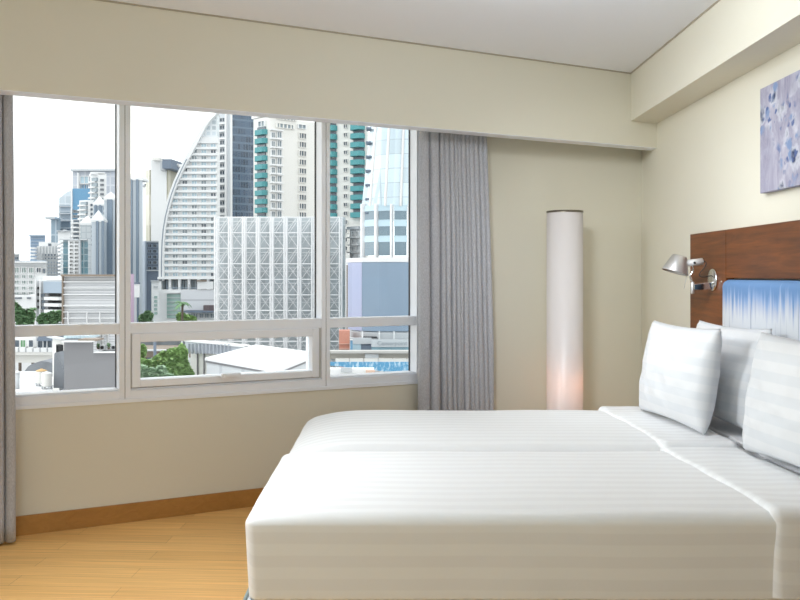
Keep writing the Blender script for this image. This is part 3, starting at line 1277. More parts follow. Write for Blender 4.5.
b = Bld('office_block', 'grey-white office with long blue window bands below the far skyline', [(36.8, 200), (64, 200)], 246, 5, PALE)
b.grid('window_band', u_window(PALE, SLATE, 5), [(41.5, 60)], [(254, 256), (257.5, 259.2)], .6, .15)
b.grid('window_band', u_window(PALE, BLUEG, 5), [(45, 62)], rows(261.3, 3.4, 5, 2.2), .6, .15)
b.put('roof_block', LEDGE, 37, 241.8, 46.5, 246.3, 10, -6)
b.put('roof_sign_box', GAP, 48, 243.6, 49.6, 246, 1, -.6)
b.grid('ledge', LEDGE, [(32.8, 37.4)], rows(247.5, 3.3, 4, 1.7), 4, -.5)
b.grid('pier', u_box(WHITE), cols(39.5, 3.1, 7, .5), [(246.3, 253.5)], .5, .2)

b = Bld('office_block', 'plain blue slab on the skyline, leftmost of the far towers', [(30.2, 285), (45.3, 285)], 235.3, 14, plain('hazy blue cladding', (.24, .33, .45), .5, var=.05, scale=.1))  # far haze is mixed into this blue
b.put('parapet', u_box(BLUEG), 30, 234.9, 45.4, 236.4, 1, .3)
b.grid('window_band', u_box(BLUEG), [(30.6, 45)], rows(238, 3.2, 5, .7), .5, .1)

b = Bld('annexe', 'plain white rooftop box in front of the slim glass wing', [(57.8, 216), (70.5, 216)], 231, 8, WHITE)
b.put('parapet', LEDGEP, 57.6, 230.6, 70.6, 231.5, 1, .2)
b.put('roof_vent', LEDGEP, 62, 229.5, 65, 231, 1, -1)

b = Bld('annexe', 'little grey rooftop block at the far left beside the curtain', [(5, 172), (19.5, 172)], 254, 8, PALE)
b.put('window', GAP, 12, 257, 18, 259.3, .4, .1)
b.put('parapet', LEDGE, 5, 253.6, 19.8, 254.6, .8, .2)

b = Bld('office_block', 'white block with green-tinted square windows by the left curtain', [(2, 140), (46.5, 140)], 262, 8, WHITE)
b.grid('window', W_GN, cols(8, 7.15, 4, 5.6), [(267.2, 273.2)], .6, .1)
b.put('window', W_DK, 36.8, 267.5, 42.2, 273, .6, .1)
b.put('window', GAP, 44, 268.6, 45.4, 273.2, .6, .1)
b.grid('window', W_GN, cols(8, 7.15, 4, 5.4), [(275, 278.2), (280.3, 284), (286.3, 290), (292, 294.4)], .6, .1)
b.put('parapet', LEDGE, 2, 261.4, 47, 262.8, .8, .4)
for k in range(6):
    b.put('roof_vent', u_box(SLATE if k < 1 else BLUEG), 14 + 5.3 * k, 260.4, 17 + 5.3 * k + (3 if k < 1 else 0), 261.6, .8, -1)
b.grid('ledge', LEDGEP, [(2, 46.5)], [(265, 265.7)], .5, .3)

b = Bld('annexe', 'low blank white wing with dark slits in front of the green-windowed block', [(0, 134), (37, 134)], 296, 5, WHITE)
b.grid('window', u_box(DKGLASS), [(13.5, 22), (27.5, 31)], [(297.3, 298.6)], .4, .1)
b.put('roof_block', LEDGE, 29, 294.6, 33.5, 296.4, 2, -1.5)

b = Bld('office_block', 'grey office with dark strip windows and white ledges left of the ribbed white wall', [(36, 110), (46.4, 110), (68, 108)], 281, 12, PALE)
b.put('wall_panel', u_box(BLUEG), 46.4, 281.6, 64.5, 293, .5, .2, 1)
b.put('roof_parapet', LEDGE, 40, 276, 66, 280, 2, -1.5, 1)
b.grid('window_band', u_window(DARK, DKGLASS, 6), [(51.5, 64.5)], rows(293.4, 6.35, 3, 2.9), .5, .1, 1)
b.grid('ledge', LEDGE, [(50, 64.5)], rows(296.8, 6.35, 3, 3.2), .8, .5, 1)
b.grid('window', GAP, [(42, 45.6)], rows(293.6, 6.35, 3, 3.2), .4, .05)
b.grid('window', u_box(DARK), [(38, 40.2)], rows(286.8, 6.35, 4, 2.6), .4, .05)
b.put('stair_panel', u_box(MID), 47.2, 294, 50, 316, .4, .1, 1)
b.put('pier', LEDGE, 36.2, 278, 37.4, 316, .5, .2)
b.put('pier', LEDGE, 40.8, 281, 41.8, 316, .5, .2)

RIBBED = grid_mat('ribbed white cladding', (.62, .625, .64), (.46, .47, .49), 60, .21, .05, .6, .03, .3)
b = Bld('warehouse', 'big windowless white building clad in horizontal ribs with a brown roof edge', [(64.5, 72), (123, 72)], 276.5, 4, RIBBED)
b.put('coping', u_box(BROWN), 63.6, 274.4, 123, 276.4, .8, .25)
b.put('downpipe', u_box(BROWN), 63.2, 276.4, 64.6, 330, .3, .2)
b.grid('ledge', LEDGE, [(64.6, 123)], [(281.4, 282.4), (287.5, 288.3), (294, 295), (305.2, 306.2), (311.5, 312.2), (317.7, 318.5)], .35, .15)
b.grid('downpipe', u_box(WHITE), [(69.3, 69.9), (88, 88.6), (101, 101.6)], [(312, 335)], .25, .3)
b.grid('window', u_window(WHITE, DKGLASS, 1), [(98, 100.2), (101.6, 103.8), (107.4, 109)], [(333, 350)], .4, .1)

# --- close by, below the left bay
bm = bmesh.new()
b = Bld('party_wall_building', 'blank grey party wall with a stepped top and thin white coping', [(64, 38), (93.4, 38)], 341.6, 4, MID)
b.put('coping', LEDGE, 63.8, 340.9, 93.8, 341.7, .5, .06)
bm = bmesh.new()
a, c = P(93.4, 352.8, 38), P(122.5, 600, 38)
prism(bm, [(a.x, 38), (c.x, 38), (c.x * 41 / 38, 41), (a.x, 41)], GZ, a.z)
part('lower_wall', bm, MID, b.root)
bm = bmesh.new()
wbox(bm, 93.4, 352.2, 122.5, 353, 37.85, .4)
part('coping', bm, WHITE, b.root)
bm = bmesh.new()
a, c = P(63.9, 341, 39), P(79.6, 336, 39)
for k in range(6):
    x0 = P(64.5 + k * 4.2, 0, 39.6).x
    x1 = P(68.4 + k * 4.2, 0, 39.6).x
    box(bm, (x0, 39.5, P(0, 341, 38).z), (x1, 41, P(0, 335.6, 39.6).z))
part('skylight', bm, plain('pale blue skylight glass', (.55, .68, .74), .2, var=.1, scale=1), b.root)
bm = bmesh.new()
wbox(bm, 78, 339.2, 97, 341, 38.1, .9)
part('canopy', bm, BROWN, b.root)
ledge_z = P(0, 352.2, 37.85).z


def ac_unit(label, px):
    c = P(px, 352, 39)
    r = thing('air_conditioner', (c.x, 39.3, ledge_z), label, 'air conditioner', 'rooftop air conditioners')
    part('casing', bbox((c.x - .09, 39.1, ledge_z), (c.x + .09, 39.5, ledge_z + .20), .01), PALE, r)
    bm = bmesh.new()
    M = Matrix.Translation((c.x, 39.1, ledge_z + .1)) @ Matrix.Rotation(R(90), 4, 'X')
    lathe(bm, [(.075, -.005), (.075, .012)], M, 20)
    part('fan_grille', bm, DARK, r)


ac_unit('dark-grilled air conditioner on the grey ledge between two potted shrubs', 101.4)
ac_unit('air conditioner at the right end of the grey ledge, by the window mullion', 112.5)


def leaves(bm, c, rx, ry, rz, n, size, rr, mi=0):
    for _ in range(n):
        while True:
            d = Vector((rr.uniform(-1, 1), rr.uniform(-1, 1), rr.uniform(-1, 1)))
            if .5 < d.length < 1:
                break
        bump = .85 + .3 * noise.noise(d * 2.3 + Vector((c[0], c[1], c[2])))
        p = Vector(c) + Vector((d.x * rx, d.y * ry, d.z * rz)) * bump
        q = Matrix.Rotation(rr.uniform(0, 6.3), 3, 'Z') @ Matrix.Rotation(rr.uniform(-.9, .9), 3, 'X')
        s = size * rr.uniform(.6, 1.3)
        vs = [bm.verts.new(p + q @ Vector(v) * s) for v in ((-.32, -.5, 0), (.32, -.5, .08), (.36, .3, 0), (0, .62, -.1), (-.36, .3, .08))]
        bm.faces.new(vs).material_index = mi


def core(bm, c, rx, ry, rz, mi=0):
    g = bmesh.ops.create_icosphere(bm, subdivisions=2, radius=1)
    for v in g['verts']:
        k = .66 + .2 * noise.noise(v.co * 2 + Vector(c))
        v.co = Vector(c) + Vector((v.co.x * rx, v.co.y * ry, v.co.z * rz)) * k


GREENS = [plain('fresh leaf green', (.30, .46, .18), .7, var=.45, scale=1.1, spec=.3),
          plain('deep leaf green', (.16, .28, .145), .7, var=.45, scale=.8, spec=.3),
          plain('grey green foliage', (.36, .50, .34), .75, var=.4, scale=1.0, spec=.3)]
BARK = plain('tree bark', (.13, .10, .08), .9, var=.2, scale=2)


def tree(label, px, Y, blobs, leaf, green, n=420, group='street trees', trunk_r=.22):
    """blobs are (px, py, half width px, half height px)"""
    rr = random.Random(int(px * 31 + Y))
    k = Y / F
    c0 = P(px, 0, Y)
    r = thing('tree', (c0.x, Y, GZ), label, 'tree', group)
    bm = bmesh.new()
    zlow = 1e9
    for j, (bx_, by_, rx, ry) in enumerate(blobs):
        c = P(bx_, by_, Y)
        c.y += rr.uniform(-.3, .3) * rx * k
        core(bm, c, rx * k, rx * k * .8, ry * k)
        leaves(bm, c, rx * k, rx * k * .8, ry * k, int(n * 1.7), leaf * .8, rr)
        zlow = min(zlow, c.z)
    part('foliage', bm, GREENS[green], r)
    bm = bmesh.new()
    lathe(bm, [(trunk_r * 1.5, GZ), (trunk_r, GZ + 2), (trunk_r * .7, zlow)], Matrix.Translation((c0.x, Y, 0)), 10)
    part('trunk', bm, BARK, r)


def potted(label, px):
    c = P(px, 352, 39)
    r = thing('potted_shrub', (c.x, 39.3, ledge_z), label, 'plant', 'potted shrubs on the ledge')
    rr = random.Random(int(px))
    bm = bmesh.new()
    lathe(bm, [(.05, ledge_z), (.065, ledge_z + .08)], Matrix.Translation((c.x, 39.3, 0)), 14)
    part('pot', bm, BROWN, r)
    bm = bmesh.new()
    core(bm, (c.x, 39.3, ledge_z + .17), .08, .08, .12)
    leaves(bm, (c.x, 39.3, ledge_z + .17), .1, .1, .15, 120, .05, rr)
    part('foliage', bm, GREENS[1], r)


potted('small green potted shrub at the step of the grey wall', 96)
potted('small green potted shrub between the two air conditioners', 106.6)

b = Bld('annexe', 'beige side wall with one dark window behind the grey party wall', [(52.5, 49.5), (66, 47.5)], 338, 2, OFFW)
b.put('window', u_window(DARK, DKGLASS, 1), 59.8, 344.5, 63.2, 354, .3, .05)
b.put('coping', LEDGEP, 52, 337.6, 66, 338.6, .4, .1)
TIN = plain('weathered grey roof sheets', (.20, .215, .24), .7, var=.35, scale=.9)


def gable(name, label, pts, Y, depth, mat, cat='roof'):
    zb_ = P(0, max(p[1] for p in pts), Y).z
    c = P(sum(p[0] for p in pts) / len(pts), 0, Y)
    r = thing(name, (c.x, Y + depth / 2, GZ), label, cat)
    bm = bmesh.new()
    poly_extrude(bm, pts, Y, depth)
    part('roof', bm, mat, r)
    bm = bmesh.new()
    x = [P(p[0], 0, Y).x for p in pts]
    box(bm, (min(x) + .2, Y + .2, GZ), (max(x) - .2, Y + depth - .2, zb_))
    part('wall', bm, PALE, r)


gable('shed', 'steep grey gable roof squeezed against the grey party wall', [(53.5, 388), (54.2, 354), (55.2, 352.6), (57.5, 358), (62, 366), (64.4, 372), (64.4, 388)], 42.5, 3, TIN, 'shed')
gable('shed', 'low dark roof of patched grey sheets below the white rail viaduct', [(24, 372), (28, 366.5), (33, 363.5), (41, 361), (48, 362), (54, 363.5), (54, 377), (25, 377)], 52, 6, TIN, 'shed')

b = Bld('flat_roofed_house', 'glaring white flat roof at the lower left, around the water tanks', [(2, 41), (53, 41)], 391.6, 6.0, WHITE)
flat_z = b.zt + .006
bm = bmesh.new()
wbox(bm, 22.5, 373.4, 36, 375.2, 46.9, .3)
part('parapet_slot', bm, DARK, b.root)
bm = bmesh.new()
box(bm, (P(2, 0, 46.8).x, 46.8, flat_z), (P(38, 0, 46.8).x, 47, P(0, 371.6, 46.8).z))
part('parapet', bm, WHITE, b.root)


def tank(label, px, py0, py1, w, Y, roofmat):
    c = P(px, 0, Y)
    z1, z0 = P(0, py0, Y).z, P(0, py1, Y).z
    r_ = w / 2 / F * Y
    t = thing('water_tank', (c.x, Y, flat_z), label, 'water tank', 'rooftop water tanks')
    h = z1 - z0
    bm = bmesh.new()
    prof = [(r_ * .96, z0)]
    for k in range(5):
        zz = z0 + h * .86 * (k / 5)
        prof += [(r_ * .96, zz + .01), (r_, zz + .03), (r_, zz + h * .14)]
    prof.append((r_ * .96, z0 + h * .86))
    lathe(bm, prof, Matrix.Translation((c.x, Y, 0)), 24)
    part('tank_body', bm, OFFW, t, True)
    bm = bmesh.new()
    lathe(bm, [(r_ * 1.05, z0 + h * .86), (r_ * .9, z0 + h * .92), (r_ * .25, z1), (r_ * .2, z1 + .02)], Matrix.Translation((c.x, Y, 0)), 24)
    part('lid', bm, roofmat, t)
    for sx in (-1, 1):
        for sy in (-1, 1):
            bm = bmesh.new()
            x, y = c.x + sx * r_ * .65, Y + sy * r_ * .65
            box(bm, (x - .03, y - .03, flat_z), (x + .03, y + .03, z0))
            part('leg', bm, PALE, t)
    bm = bmesh.new()
    box(bm, (c.x - r_, Y - r_, z0 - .03), (c.x + r_, Y + r_, z0))
    part('platform', bm, PALE, t)


tank('round rooftop water tank with an ochre lid', 41.5, 369, 383, 10.5, 43.2, plain('ochre lid', (.62, .40, .18), .7))
tank('round rooftop water tank with a white lid, in front of the ochre one', 46.8, 371.6, 386, 10, 42.0, WHITE)
bm = bmesh.new()
c = P(17.6, 0, 42)
vp = thing('vent_stack', (c.x, 42, flat_z), 'short white vent stack on the white roof near the left curtain', 'vent')
lathe(bm, [(.09, flat_z), (.09, P(0, 373, 42).z)], Matrix.Translation((c.x, 42, 0)), 16)
part('pipe', bm, PALE, vp, True)
bm = bmesh.new()
lathe(bm, [(.13, P(0, 373, 42).z), (.13, P(0, 371.6, 42).z), (.03, P(0, 370.6, 42).z)], Matrix.Translation((c.x, 42, 0)), 16)
part('cap', bm, WHITE, vp, True)

# --- rail viaduct and station on the left
vd = thing('rail_viaduct', (P(10, 0, 76).x, 80, GZ), 'elevated concrete railway with white parapet panels across the lower left pane', 'viaduct')
bm = bmesh.new()
wbox(bm, -120, 352.2, 54.6, 355, 74.6, 11)
wbox(bm, -120, 355, 54.6, 362.6, 75.2, 9.6)
part('deck', bm, OFFW, vd)
me = umesh('parapet panel', bev_unit, (WHITE,))
for k in range(8):
    x0 = P(-1.4 + 7.15 * k, 0, 74.6)
    x1 = P(4 + 7.15 * k, 0, 74.6)
    o = bpy.data.objects.new('parapet_panel', me)
    COL.objects.link(o)
    o.parent = vd
    z0, z1 = P(0, 352.1, 74.6).z, P(0, 347.6, 74.6).z
    o.location = Vector(((x0.x + x1.x) / 2, 74.55, (z0 + z1) / 2)) - vd.location
    o.scale = (x1.x - x0.x, .15, z1 - z0)
bm = bmesh.new()
wbox(bm, -120, 348, 53, 352.2, 74.8, .2)
part('parapet', bm, PALE, vd)
for px in (-50, 50):
    bm = bmesh.new()
    a = P(px, 0, 79)
    box(bm, (a.x - .8, 78, GZ), (a.x + .8, 80, P(0, 362, 75.2).z))
    part('pier', bm, PALE, vd)

tr = thing('train', (P(10, 0, 78).x, 79.4, P(0, 352.2, 74.6).z), 'pale train with green and dark windows standing on the rail viaduct', 'train')
zb0 = P(0, 352.2, 74.6).z
bm = bmesh.new()
a, c = P(-90, 336, 78), P(36.6, 336, 78)
box(bm, (a.x, 78, zb0 + .15), (c.x, 80.6, a.z))
part('carriage', bev(bm, .12), WHITE, tr)
me = u_window(WHITE, DKGLASS, 0)
for k in range(-3, 4):
    for w0, w1, mt in ((0, 5.4, u_window(WHITE, DKGLASS, 0)), (6, 11.4, u_window(WHITE, plain('green train doors', (.12, .30, .14), .4), 1)), (14.2, 19.2, me)):
        x0, x1 = P(14.5 + 19.4 * k + w0, 0, 78).x, P(14.5 + 19.4 * k + w1, 0, 78).x
        if x1 > c.x:
            continue
        o = bpy.data.objects.new('door' if w0 == 6 else 'window', mt)
        COL.objects.link(o)
        o.parent = tr
        z0, z1 = P(0, 347.6, 78).z, P(0, 339.5, 78).z
        o.location = Vector(((x0 + x1) / 2, 77.98, (z0 + z1) / 2)) - tr.location
        o.scale = (x1 - x0, .1, z1 - z0)
zb0 += .01
st = thing('station_shelter', (P(45, 0, 77).x, 78.5, zb0), 'dark-roofed shelter on the viaduct at the end of the train', 'shelter')
bm = bmesh.new()
poly_extrude(bm, [(36.8, 341), (38.2, 337), (40, 335.6), (53, 335.6), (53, 341)], 77, 4)
part('roof', bm, SLATE, st)
bm = bmesh.new()
wbox(bm, 38, 341, 53, 348.4, 77.4, 3.2)
part('wall', bm, DKGLASS, st)
me = umesh('white post', bev_unit, (PALE,))
for px in (37.4, 43.2, 47, 52.6):
    o = bpy.data.objects.new('post', me)
    COL.objects.link(o)
    o.parent = st
    z1 = P(0, 341, 77).z
    o.location = Vector((P(px, 0, 77.2).x, 77.2, (zb0 + z1) / 2)) - st.location
    o.scale = (.09, .12, z1 - zb0)

tree('dark green tree crown against the white wing beside the left curtain', 20, 97,
     [(16, 312, 6, 10), (22, 316, 6, 8), (29, 317, 5.5, 9), (11, 306, 5, 6), (25, 325, 9, 8)], .55, 1, 420)
tree('broad rounded tree in front of the grey strip-windowed office', 54, 92,
     [(45, 319, 7, 6.5), (53, 317, 8, 6.5), (60, 316, 6, 5.5), (50, 326, 12, 7)], .5, 1, 460)


def palm(label, px, pytop, Y, rpx, seed, group='palms'):
    rr = random.Random(seed)
    c = P(px, pytop + rpx * .35, Y)
    r = thing('palm_tree', (c.x, Y, GZ), label, 'tree', group)
    bm = bmesh.new()
    L_ = rpx / F * Y
    for k in range(17):
        a = 2 * math.pi * k / 17 + rr.uniform(-.15, .15)
        up = rr.uniform(.2, 1.0)
        prev = None
        for s in range(7):
            t = s / 6
            p = c + Vector((math.cos(a) * L_ * t, math.sin(a) * L_ * t, L_ * (up * t - 1.15 * t * t)))
            wd = L_ * .17 * math.sin(math.pi * min(1, t + .12)) + .01
            side = Vector((-math.sin(a), math.cos(a), 0)) * wd
            dz = Vector((0, 0, -wd * .5))
            cur = (bm.verts.new(p - side + dz), bm.verts.new(p), bm.verts.new(p + side + dz))
            if prev:
                bm.faces.new((prev[0], prev[1], cur[1], cur[0]))
                bm.faces.new((prev[1], prev[2], cur[2], cur[1]))
            prev = cur
    part('fronds', bm, GREENS[1], r)
    bm = bmesh.new()
    lathe(bm, [(.25, GZ), (.16, c.z)], Matrix.Translation((c.x, Y, 0)), 10)
    part('trunk', bm, BARK, r)


palm('small grey-green palm between the two left trees, by the white wing', 33, 306.5, 100, 5.5, 3)

# --- middle bay
b = Bld('office_tower', 'blank white slab tower with a beige glazed strip and a grey logo box on top', [(142.4, 236), (151, 230), (166.3, 230), (178, 238)], 162.5, 14, WHITE)
b.put('glazed_strip', u_box(grid_mat('beige glazed grid', (.40, .38, .29), (.56, .53, .44), 1.0, 1.8, .2, .4)), 147.2, 170.5, 150.8, 250, .5, .15, 0)
b.put('glazed_strip', umesh('block beige glazed grid', bev_unit, ()), 167, 171, 178, 250, .5, .15, 2)
b.put('roof_box', u_box(SLATE), 162.4, 161.8, 178, 171, 2.5, 1.2, 2)
b.put('roof_box', u_box(PALE), 162.2, 162, 166.4, 171.2, 2.0, .9, 1)
b.put('parapet', u_box(OFFW), 154, 160.2, 160, 162.4, 2, -2, 1)
b.put('parapet', u_box(OFFW), 163, 158.8, 172, 161.6, 2, -2, 2)
b.put('sign_bar', u_box(DKGLASS), 143, 184.6, 147, 186.2, .6, .3, 0)
bm = bmesh.new()
pts = [b.hit(px, 2) for px in (168.2, 169.4, 170.6, 171.8, 173)]
nrm = (b.F[3] - b.F[2]).normalized()
nrm = Vector((nrm.y, -nrm.x)) * 2.6
path = [Vector((p.x + nrm.x, p.y + nrm.y, P(0, py, p.y).z)) for p, py in zip(pts, (164.4, 166.6, 165.2, 167.4, 166.2))]
tube(bm, path, .28, 6)
part('emblem', bm, WHITE, b.root)

b = Bld('office_block', 'dark grey block with balconied windows at the foot of the blank white slab', [(139.4, 196), (146.8, 190), (158.6, 190)], 242, 12, SLATE)
b.put('side_panel', u_box(plain('pale blue cladding', (.46, .52, .60), .5, var=.04, scale=.2)), 139.6, 241.6, 146.6, 340, .4, .15, 0)
b.grid('window', u_window(BLUEG, DARK, 1), [(148.2, 152), (153.2, 157.4)], rows(244, 5.6, 5, 3.4), .6, .15, 1)
b.grid('ledge', LEDGEP, [(146.8, 158.6)], [(270, 271)], .5, .3, 1)
b.put('parapet', LEDGEP, 146.6, 241.2, 158.6, 242.4, .6, .2, 1)

# sail-shaped hotel
SY = 175
sail_curve = [(216.5, 112.5), (209, 119), (202.5, 127), (196.5, 137), (190.5, 148), (184.5, 159), (179.5, 169), (174, 181),
              (169.6, 193), (166, 205), (163, 217), (161, 229), (159.9, 241), (159.4, 255), (159.2, 268), (159.2, 281)]
sr = thing('sail_hotel', (P(190, 0, SY).x, SY + 8, GZ), 'white sail-shaped hotel with a curved left edge and rows of balconied rooms', 'building')


def sx_at(y):
    for (x0, y0), (x1, y1) in zip(sail_curve, sail_curve[1:]):
        if y0 <= y <= y1:
            return x0 + (x1 - x0) * (y - y0) / (y1 - y0)
    return sail_curve[-1][0]


bm = bmesh.new()
poly_extrude(bm, [(x, y) for x, y in sail_curve if y >= 137] + [(159.2, 300), (217, 300), (217, 137)], SY + .6, 3)
part('wall', bm, WHITE, sr)
bm = bmesh.new()
poly_extrude(bm, [(x, y) for x, y in sail_curve if y <= 137] + [(217, 137), (217, 112.5)], SY + .6, 2)
part('crown', bm, grid_mat('pale crown lattice', (.52, .58, .62), (.68, .71, .73), 1.1, 1.1, .2, .4), sr)
bm = bmesh.new()
wd = lambda y: 4.2 if y > 140 else 1.5 + 2.7 * (y - 112) / 28
outer = [(x - .4, y) for x, y in sail_curve]
inner = [(x + wd(y), y) for x, y in sail_curve]
fr = [bm.verts.new(P(x, y, SY - .9)) for x, y in outer]
fi = [bm.verts.new(P(x, y, SY - .9)) for x, y in inner]
br_ = [bm.verts.new(v.co + Vector((0, 4.5, 0))) for v in fr]
bi_ = [bm.verts.new(v.co + Vector((0, 1.6, 0))) for v in fi]
for i in range(len(fr) - 1):
    bm.faces.new((fr[i], fr[i + 1], fi[i + 1], fi[i]))
    bm.faces.new((fr[i], fr[i + 1], br_[i + 1], br_[i]))
    bm.faces.new((fi[i], fi[i + 1], bi_[i + 1], bi_[i]))
part('curved_rim', bm, WHITE, sr)
bm = bmesh.new()
g0 = [bm.verts.new(P(x + wd(y) * .42, y, SY - 1.0)) for x, y in sail_curve if y > 150]
g1 = [bm.verts.new(P(x + wd(y) * .62, y, SY - 1.0)) for x, y in sail_curve if y > 150]
for i in range(len(g0) - 1):
    bm.faces.new((g0[i], g0[i + 1], g1[i + 1], g1[i]))
part('rim_groove', bm, SLATE, sr)
band = bmesh.new()
wbox(band, sx_at(140), 137, 218, 143.2, SY, 1)
part('spandrel_band', band, WHITE, sr)
ledge_me = umesh('block ' + WHITE.name, bev_unit, (WHITE,))
wins = [u_window(WHITE, LTGLASS, 1), u_window(WHITE, MDGLASS, 1), u_window(WHITE, DKGLASS, 1)]


def sput(name, me, px0, py0, px1, py1, Y, t):
    a, c = P(px0, py0, Y), P(px1, py1, Y)
    o = bpy.data.objects.new(name, me)
    COL.objects.link(o)
    o.parent = sr
    o.location = Vector(((a.x + c.x) / 2, Y, (a.z + c.z) / 2)) - sr.location
    o.scale = (c.x - a.x, t, a.z - c.z)


rr = random.Random(5)
for k in range(22):
    y = 143.4 + 6.15 * k
    xl = sx_at(y + 4) + 4.4
    sput('ledge', ledge_me, xl - 1.5, y + 3.9, 217.5, y + 6.15, SY + .3, .9)
    for c in range(6):
        x0, x1 = 209.4 - 9.5 * c, 216.6 - 9.5 * c
        x0 = max(x0, xl)
        if x1 - x0 < 2.5:
            continue
        g = 0 if rr.random() < .75 else (1 if rr.random() < .7 else 2)
        sput('window', wins[g], x0 + 1.1, y + .3, x1 - .2, y + 3.9, SY + .42, .4)
for c in range(7):
    sput('pier', ledge_me, 217.2 - 9.5 * c, 277.5, 219.6 - 9.5 * c, 291, SY + .1, 2)
    if c < 6:
        sput('window', u_window(DARK, MDGLASS, 1), 209.6 - 9.5 * c, 279.4, 216.4 - 9.5 * c, 290, SY + .42, .4)
sput('ledge', ledge_me, 159, 276.8, 218, 279.2, SY - .3, 2.4)

b = Bld('hotel_podium', 'white podium under the sail-shaped hotel with a green glass corner and railings', [(159.8, 171), (218, 171)], 289.6, 2.4, WHITE)
b.put('glass_wall', u_box(GNGLASS), 167.2, 294, 181, 318, .4, .1)
b.grid('glazing_bar', LEDGEP, [(167.2, 181)], rows(297.5, 4.1, 5, .5), .3, .35)
b.put('canopy_beam', LEDGE, 167, 291.8, 181, 293.2, 1, .4)
b.put('tiled_wall', u_box(grid_mat('white wall tiles', (.66, .67, .70), (.50, .51, .54), 1.05, .95, .05, .5, .02)), 181, 290.2, 217, 310, .4, .15)
b.put('sign_board', LEDGE, 197.8, 281.6, 213.4, 289, .6, .3)
b.put('sign_shade', u_box(BROWN), 197.8, 280.2, 206.6, 281.5, 1, .4)
b.grid('railing_post', u_box(SLATE), [(166.8, 167.4), (174, 174.4), (181, 181.4), (189, 189.4), (196.6, 197)], [(284, 289.6)], .2, .1)
b.put('railing', u_box(BLUEG), 166.8, 287.6, 197, 288.2, .2, .15)
b.put('canopy', u_box(SLATE), 187, 310.4, 217, 312, 3, 1.2)
b.put('entrance_block', u_box(plain('brown purple cladding', (.12, .09, .10), .6)), 205, 305, 217, 310.4, 1.5, .8)
b.grid('window', u_window(WHITE, MDGLASS, 1), cols(188, 5.6, 5, 4.6), [(313, 318)], .4, .15)

b = Bld('pylon', 'narrow white pylon building with a strip of small green windows left of the podium', [(151.4, 166), (158.8, 166)], 281, 4, WHITE)
b.grid('window', u_box(GNGLASS), [(154.4, 157.4)], rows(296, 4, 5, 2.4), .3, .05)
b.put('sign_board', LEDGEP, 154, 286, 158, 287.6, .3, .1)
b.put('coping', LEDGEP, 151.2, 280.4, 159, 281.4, .6, .2)

bn = thing('banner', (P(131, 0, 132).x, 132, GZ), 'tall lilac banner beside the thick window mullion', 'banner')
bm = bmesh.new()
wbox(bm, 126, 274, 134, 330, 132, .08)
part('cloth', bm, plain('lilac banner cloth', (.48, .36, .47), .7, var=.03, scale=.3), bn)
bm = bmesh.new()
rod(bm, (P(125.5, 0, 132).x, 132.05, GZ), (P(125.5, 272, 132).x, 132.05, P(0, 272, 132).z), .12)
part('pole', bm, PALE, bn)
sg = thing('billboard', (P(136.6, 0, 140).x, 140, GZ), 'small white billboard on a post right of the lilac banner', 'billboard')
bm = bmesh.new()
wbox(bm, 134.2, 284, 139.2, 297.4, 140, .4)
part('panel', bm, WHITE, sg)
bm = bmesh.new()
wbox(bm, 134.2, 282.4, 139.2, 284, 139.9, .6)
part('top_rail', bm, SLATE, sg)
bm = bmesh.new()
wbox(bm, 134.6, 297.4, 136.2, 330, 140.1, .25)
a = P(135.4, 0, 140)
box(bm, (a.x - .12, 140.1, GZ), (a.x + .12, 140.35, P(0, 329, 140).z))
part('post', bm, PALE, sg)

tree('small round tree at the foot of the dark grey block in the middle bay', 146, 122, [(143, 319, 5, 6), (148.5, 316, 5, 6), (146, 322, 7, 5)], .5, 1, 330)
tree('bright shrubby tree below the palm in front of the podium', 186, 126, [(181, 317, 5, 5), (187, 319, 6, 5), (192, 320, 4.5, 4), (184, 325, 7, 5)], .5, 0, 330)
palm('dark palm standing in front of the podium glass corner', 182.4, 299.5, 122, 10.5, 11)

# dark tower and white teal-balcony tower
b = Bld('office_tower', 'dark blue glass tower with a pale concrete strip of paired windows', [(218.2, 242), (230.4, 240), (256, 244)], 112, 22,
        plain('pale tower concrete', (.52, .55, .58), .7, var=.04, scale=.1), ref=1)
b.put('glass_wall', u_box(grid_mat('dark blue curtain wall', (.05, .08, .125), (.10, .15, .21), .11, .062, .008, .15, .35)), 231.5, 112.5, 255.5, 235, .5, .2, 1)
b.grid('window', u_window(PALE, DKGLASS, 1), [(220, 225.8)], rows(118, 7.55, 15, 4), .5, .15, 0)
b.grid('ledge', LEDGE, [(219.4, 226.4)], rows(122.8, 7.55, 15, 1.8), .8, .4, 0)
b.put('pier', LEDGE, 226.6, 112, 227.4, 235, .8, .4, 0)
b.put('pier', LEDGE, 230.2, 112, 231.4, 235, .8, .3, 1)


def teal_row(b, x0, x1, n, y0, step, i, w0, w1, t=2.2):
    for k in range(n):
        y = y0 + step * k
        b.put('window', GAP, w0, y - 3.2, w1, y + .2, .3, .1, i)
        b.put('balcony', u_balcony(TEAL), x0, y, x1, y + 5.0, t, t / 2 - .1, i)


